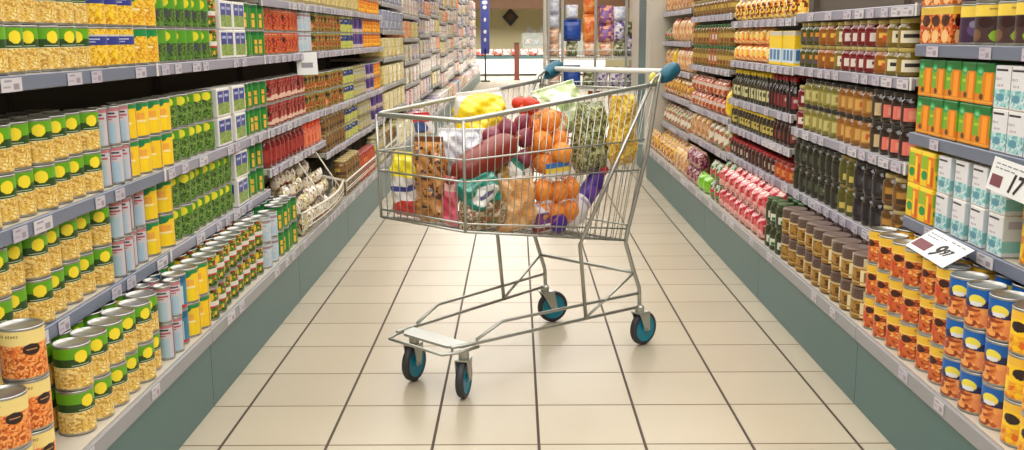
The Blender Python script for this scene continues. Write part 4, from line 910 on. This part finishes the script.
for lay in range(4):
    for c in range(11-lay):
        for r2 in range(2 if lay else 3):
            y = 4.37+.046*lay+c*.091; x = -1.0-.1*r2-.045*lay+rnd.uniform(-.01, .01); z = .262+.058*lay
            if rnd.random() < .06 and lay > 2: continue
            k = rnd.choice(['p_small', 'p_small2']); K = KINDS[k]
            if lay < 2 and r2 > 0: continue
            o = link(K.name, K.full, None, (x, y, z), 0); o.rotation_euler = (rnd.uniform(-.25, .25), rnd.uniform(-.2, .5), rnd.uniform(-.5, .5))
            tag(o, f'{K.desc}, {["bottom", "second", "third", "top"][lay]} layer of heaped wire basket, {ORDN[c]} from near{["", ", row behind", ", back row"][r2]}', K.cat, 'cheese packets heaped in the wire basket')

# ------------------------------------------------------------------ price cards
def text_mesh(txt, size, shear=0., ext=.0006):
    cu = bpy.data.curves.new('lettering', 'FONT'); cu.body = txt; cu.size = size; cu.shear = shear; cu.extrude = ext; cu.offset = size*.018
    o = bpy.data.objects.new('tmp', cu); COL.objects.link(o); dg = bpy.context.evaluated_depsgraph_get(); dg.update()
    me = bpy.data.meshes.new_from_object(o.evaluated_get(dg)); bpy.data.objects.remove(o); return me
def price_card(M_, w, h, label, big, small, bx=.48):
    t = MB().box(0, w, 0, h, -.0012, 0, 'card', ch=0).obj('price_card'); t.matrix_world = M_; tag(t, label, 'price card')
    tm = text_mesh(big, h*.78, .3); tm.materials.clear(); tm.materials.append(MT['ink']); link('price', tm, t, (w*bx, h*.14, .001))
    if small:
        tm = text_mesh(small, h*.42, .3); tm.materials.clear(); tm.materials.append(MT['ink']); link('price_cents', tm, t, (w*(bx+.17), h*.32, .001))
    MB().box(w*.04, w*(bx-.08), h*.15, h*.5, .0002, .0008, 'maroon').obj('maroon_block', t)
    mb = MB(); rr_ = random.Random(3)
    for j, (x0, n) in enumerate(((.06, 5), (.06, 4))):
        x = w*x0
        for i in range(n):
            ww = w*rr_.uniform(.04, .09); mb.box(x, x+ww, h*(.82-.13*j), h*(.86-.13*j), .0002, .0007, 'greyink'); x += ww+w*.02
    for i in range(3): mb.box(w*(.56+.12*i), w*(.65+.12*i), h*.86, h*.90, .0002, .0007, 'greyink')
    mb.obj('small_print', t); return t
def frame(o, ux, uy):
    ux = Vector(ux).normalized(); n = ux.cross(Vector(uy)).normalized(); uy = n.cross(ux)
    return Matrix(((ux.x, uy.x, n.x, o[0]), (ux.y, uy.y, n.y, o[1]), (ux.z, uy.z, n.z, o[2]), (0, 0, 0, 1)))
price_card(frame((1.118, 2.315, .773), (.0, -1, -.05), (.2, -.05, 1)), .32, .078, 'large white price card reading 17 hung from the middle right shelf', '17', '', .28)
price_card(frame((1.06, 2.62, .568), (0, -1, -.03), (.85, 0, .5)), .24, .088, 'tilted white price card reading 9.97 under the white juice cartons', '9', '97')
t = MB().box(-.002, 0, -.055, .055, -.11, 0, 'card').obj('price_tag', None, (-1.045, 4.92, 1.062)); t.rotation_euler = (0, -.1, -.95); tag(t, 'small white price tag hanging from the upper left shelf', 'price tag')
MB().box(0, .0006, -.03, .03, -.075, -.05, 'greyink').obj('printed_mark', t)

# ------------------------------------------------------------------ beyond the aisle
# end pillars of the right-hand run
struct('trim_2', MB().box(1.06, 1.62, 7.905, 8.16, 0, 2.4, 'shelf'))
struct('trim_3', MB().box(1.07, 1.30, 8.165, 8.72, 0, 2.6, 'kick'))
struct('trim_4', MB().box(1.07, 1.30, 8.725, 9.25, 0, 2.6, 'shelf'))
# display rack
def rack():
    t = link('display_rack', None, None, (.74, 10.0, 0)); tag(t, 'chrome display rack facing the aisle behind the trolley handle', 'display rack')
    for x in (-.42, -.28, .05, .36, .44):
        MB().box(x-.012, x+.012, -.02, .02, 0, 1.9, 'chrome').obj('upright', t)
    for z in (.30, .62, .93, 1.75):
        s = MB().box(-.44, .46, 0, .55, z-.02, z, 'shelf').obj('shelf', t)
        mb = MB()
        for i in range(31): x = -.43+.88*i/30; mb.tube([(x, -.012, z-.03), (x, -.012, z+.06)], .0022, 'chrome', 4)
        for q in (-.03, .06): mb.tube([(-.44, -.012, z+q), (.46, -.012, z+q)], .005, 'chrome', 5)
        mb.obj('wire_fence', s)
    for x in (-.45, .46): MB().box(x-.01, x+.01, 0, .55, 0, 1.9, 'shelf').obj('side_frame', t)
rack()
def sh(key, name, base, cols, w, d, h, desc, **kw): return pk(key, name, base, cols, w, d, h, desc, **kw)
sh('r_blue', 'blue_packet', (24, 70, 160), [(24, 72, 164), (18, 60, 150)], .19, .12, .22, 'plain royal blue packet', size=9)
sh('r_orange', 'orange_bag', (236, 140, 60), [(236, 130, 50), (240, 160, 90), (224, 100, 40)], .15, .12, .28, 'orange crisp bag')
sh('r_purple', 'purple_bag', (140, 90, 150), [(150, 100, 160), (120, 70, 140), (236, 170, 140)], .16, .12, .18, 'purple and peach bag')
sh('r_white', 'white_packet', (226, 226, 236), [(220, 224, 240), (200, 206, 230), (236, 236, 240)], .13, .1, .14, 'white and pale blue packet')
sh('r_peach', 'peach_packet', (240, 190, 150), [(240, 180, 140), (244, 214, 190), (226, 140, 100)], .13, .1, .14, 'peach and white packet')
sh('r_herb', 'herb_packet', (120, 130, 80), [(110, 130, 70), (206, 200, 170), (90, 80, 50)], .12, .1, .15, 'green and cream packet')
sh('r_lilac', 'lilac_packet', (190, 180, 200), [(196, 186, 206), (226, 220, 226), (110, 90, 160)], .12, .1, .2, 'white and lilac packet')
RK = 'on display rack'
RCOL = {.93: [(.37, 'r_peach r_peach r_white r_white'), (.56, 'r_herb r_blue r_white'), (.745, 'r_peach r_orange r_orange'), (.905, 'r_peach r_purple r_purple'), (1.04, 'r_herb r_lilac r_white'), (1.15, 'r_lilac r_herb')],
        .62: [(.38, 'r_peach r_white'), (.56, 'r_blue'), (.73, 'r_herb'), (.87, 'r_lilac'), (1.0, 'r_lilac'), (1.12, 'r_lilac')], .30: [(.40, 'r_herb r_herb'), (.60, 'r_blue'), (.80, 'r_orange'), (1.0, 'r_peach r_peach')]}
for z, lst in RCOL.items():
    for i, (x, ks) in enumerate(lst):
        zz = z+.001
        for l, k in enumerate(ks.split()):
            K = KINDS[k]; put(k, x, 10.115, zz, -PI/2+rnd.uniform(-.06, .06), f'{K.desc} {RK}, { {.93: "handle-height", .62: "third", .30: "lowest"}[z]} tier, {ORDN[i]} column, {["bottom", "second", "third", "top"][l]}', f'goods {RK}', False); zz += K.h+.001
# chilled counter with meat, glass case, post, wall sign, banner, clock
ct = link('chilled_counter', None, None, (0, 29, 0)); tag(ct, 'long low white chilled counter with teal edge across the end of the aisle', 'counter')
MB().box(-2.6, 2.6, 0, 1.1, .12, .50, 'white', ch=.01).obj('body', ct); MB().box(-2.6, 2.6, -.02, 1.1, .50, .56, 'kick').obj('teal_edge', ct)
MB().box(-2.6, 2.6, -.09, -.02, .05, .13, 'white').obj('bumper_rail', ct); MB().box(-2.6, 2.6, .05, 1.0, 0, .12, 'dark').obj('plinth', ct)
sh('m_red', 'meat_packet', (190, 70, 60), [(200, 80, 66), (226, 140, 120), (236, 226, 220)], .24, .2, .20, 'red and white meat packet')
sh('m_white', 'meat_packet', (226, 200, 190), [(236, 220, 214), (214, 120, 100), (240, 236, 230)], .24, .2, .20, 'pale pink meat packet')
for i in range(13):
    k = ('m_red', 'm_white')[i % 2]; put(k, -1.6+.26*i, 29.35, .561, -PI/2, f'{KINDS[k].desc} on the chilled counter, {ORDN[i]} from left', 'meat packets on the chilled counter', False)
gc = link('glass_case', None, None, (1.05, 30.0, 0)); tag(gc, 'glass display case on dark base right of the meat packets', 'display case')
MB().box(-.9, 1.0, .3, .8, 0, .58, 'shelf').obj('base', gc); MB().box(-.9, 1.0, .3, .31, .58, 1.2, 'clear').obj('glass_front', gc)
mb = MB()
for x in (-.9, .98): mb.box(x, x+.03, .29, .32, .58, 1.22, 'chrome')
mb.box(-.9, 1.01, .29, .32, 1.2, 1.23, 'chrome').obj('frame', gc); MB().box(-.85, .95, .4, .75, .85, .87, 'chrome').obj('inner_shelf', gc)
for i in range(6):
    put('r_white' if i % 2 else 'm_white', .35+.27*i, 30.55, .872, -PI/2, f'pale packet inside the glass case, {ORDN[i]} from left', 'packets in the glass case', False)
t = MB().box(-.065, .065, -.065, .065, 0, .95, 'red', ch=.008).obj('bollard_post', None, (0, 26.0, 0)); tag(t, 'short red-brown post standing before the chilled counter', 'post'); MB().box(-.08, .08, -.08, .08, 0, .03, 'red').obj('foot_plate', t)
MB().box(-.07, .07, -.07, .07, .95, .97, 'dark').obj('cap', t)
t = MB().add([(0, 0, -.30), (.27, 0, 0), (0, 0, .30), (-.27, 0, 0), (0, .05, -.30), (.27, .05, 0), (0, .05, .30), (-.27, .05, 0)], [(0, 1, 2, 3), (7, 6, 5, 4), (0, 4, 5, 1), (1, 5, 6, 2), (2, 6, 7, 3), (3, 7, 4, 0)], 'dark').obj('diamond_sign', None, (-.20, 32.94, 1.757)); tag(t, 'dark diamond-shaped sign on the cream back wall', 'sign')
MB().lathe([(.10, 0), (.10, .004)], 'brown', 20, (0, -.006, 0), 'Y').obj('round_emblem', t)
t = MB().box(-.11, .11, 0, .03, -.85, .72, 'navy').obj('hanging_banner', None, (-.80, 25.2, 1.55)); tag(t, 'tall blue banner with white marks at the end of the left shelves', 'banner')
mb = MB()
for z, w_ in ((.42, .07), (.30, .05), (0, .03), (-.3, .04), (-.5, .03)): mb.ell((0, -.004, z), (w_, .006, .05), 'card')
mb.obj('white_marks', t); MB().box(-.02, .02, 0, .03, -1.55, -.72, 'dark').obj('stand_pole', t); MB().box(-.12, .12, -.12, .14, -1.55, -1.52, 'dark').obj('stand_foot', t)
for i, (x, z) in enumerate(((.40, 1.32), (.55, 1.22), (.85, 1.35), (.98, 1.5))):
    t = MB().box(-.09, .09, 0, .02, -.12, .12, 'card').obj('wall_notice', None, (x, 32.95, z)); tag(t, f'small white notice on the cream back wall, {ORDN[i]} from left', 'notice', 'notices on the back wall')
print('products', COUNT)
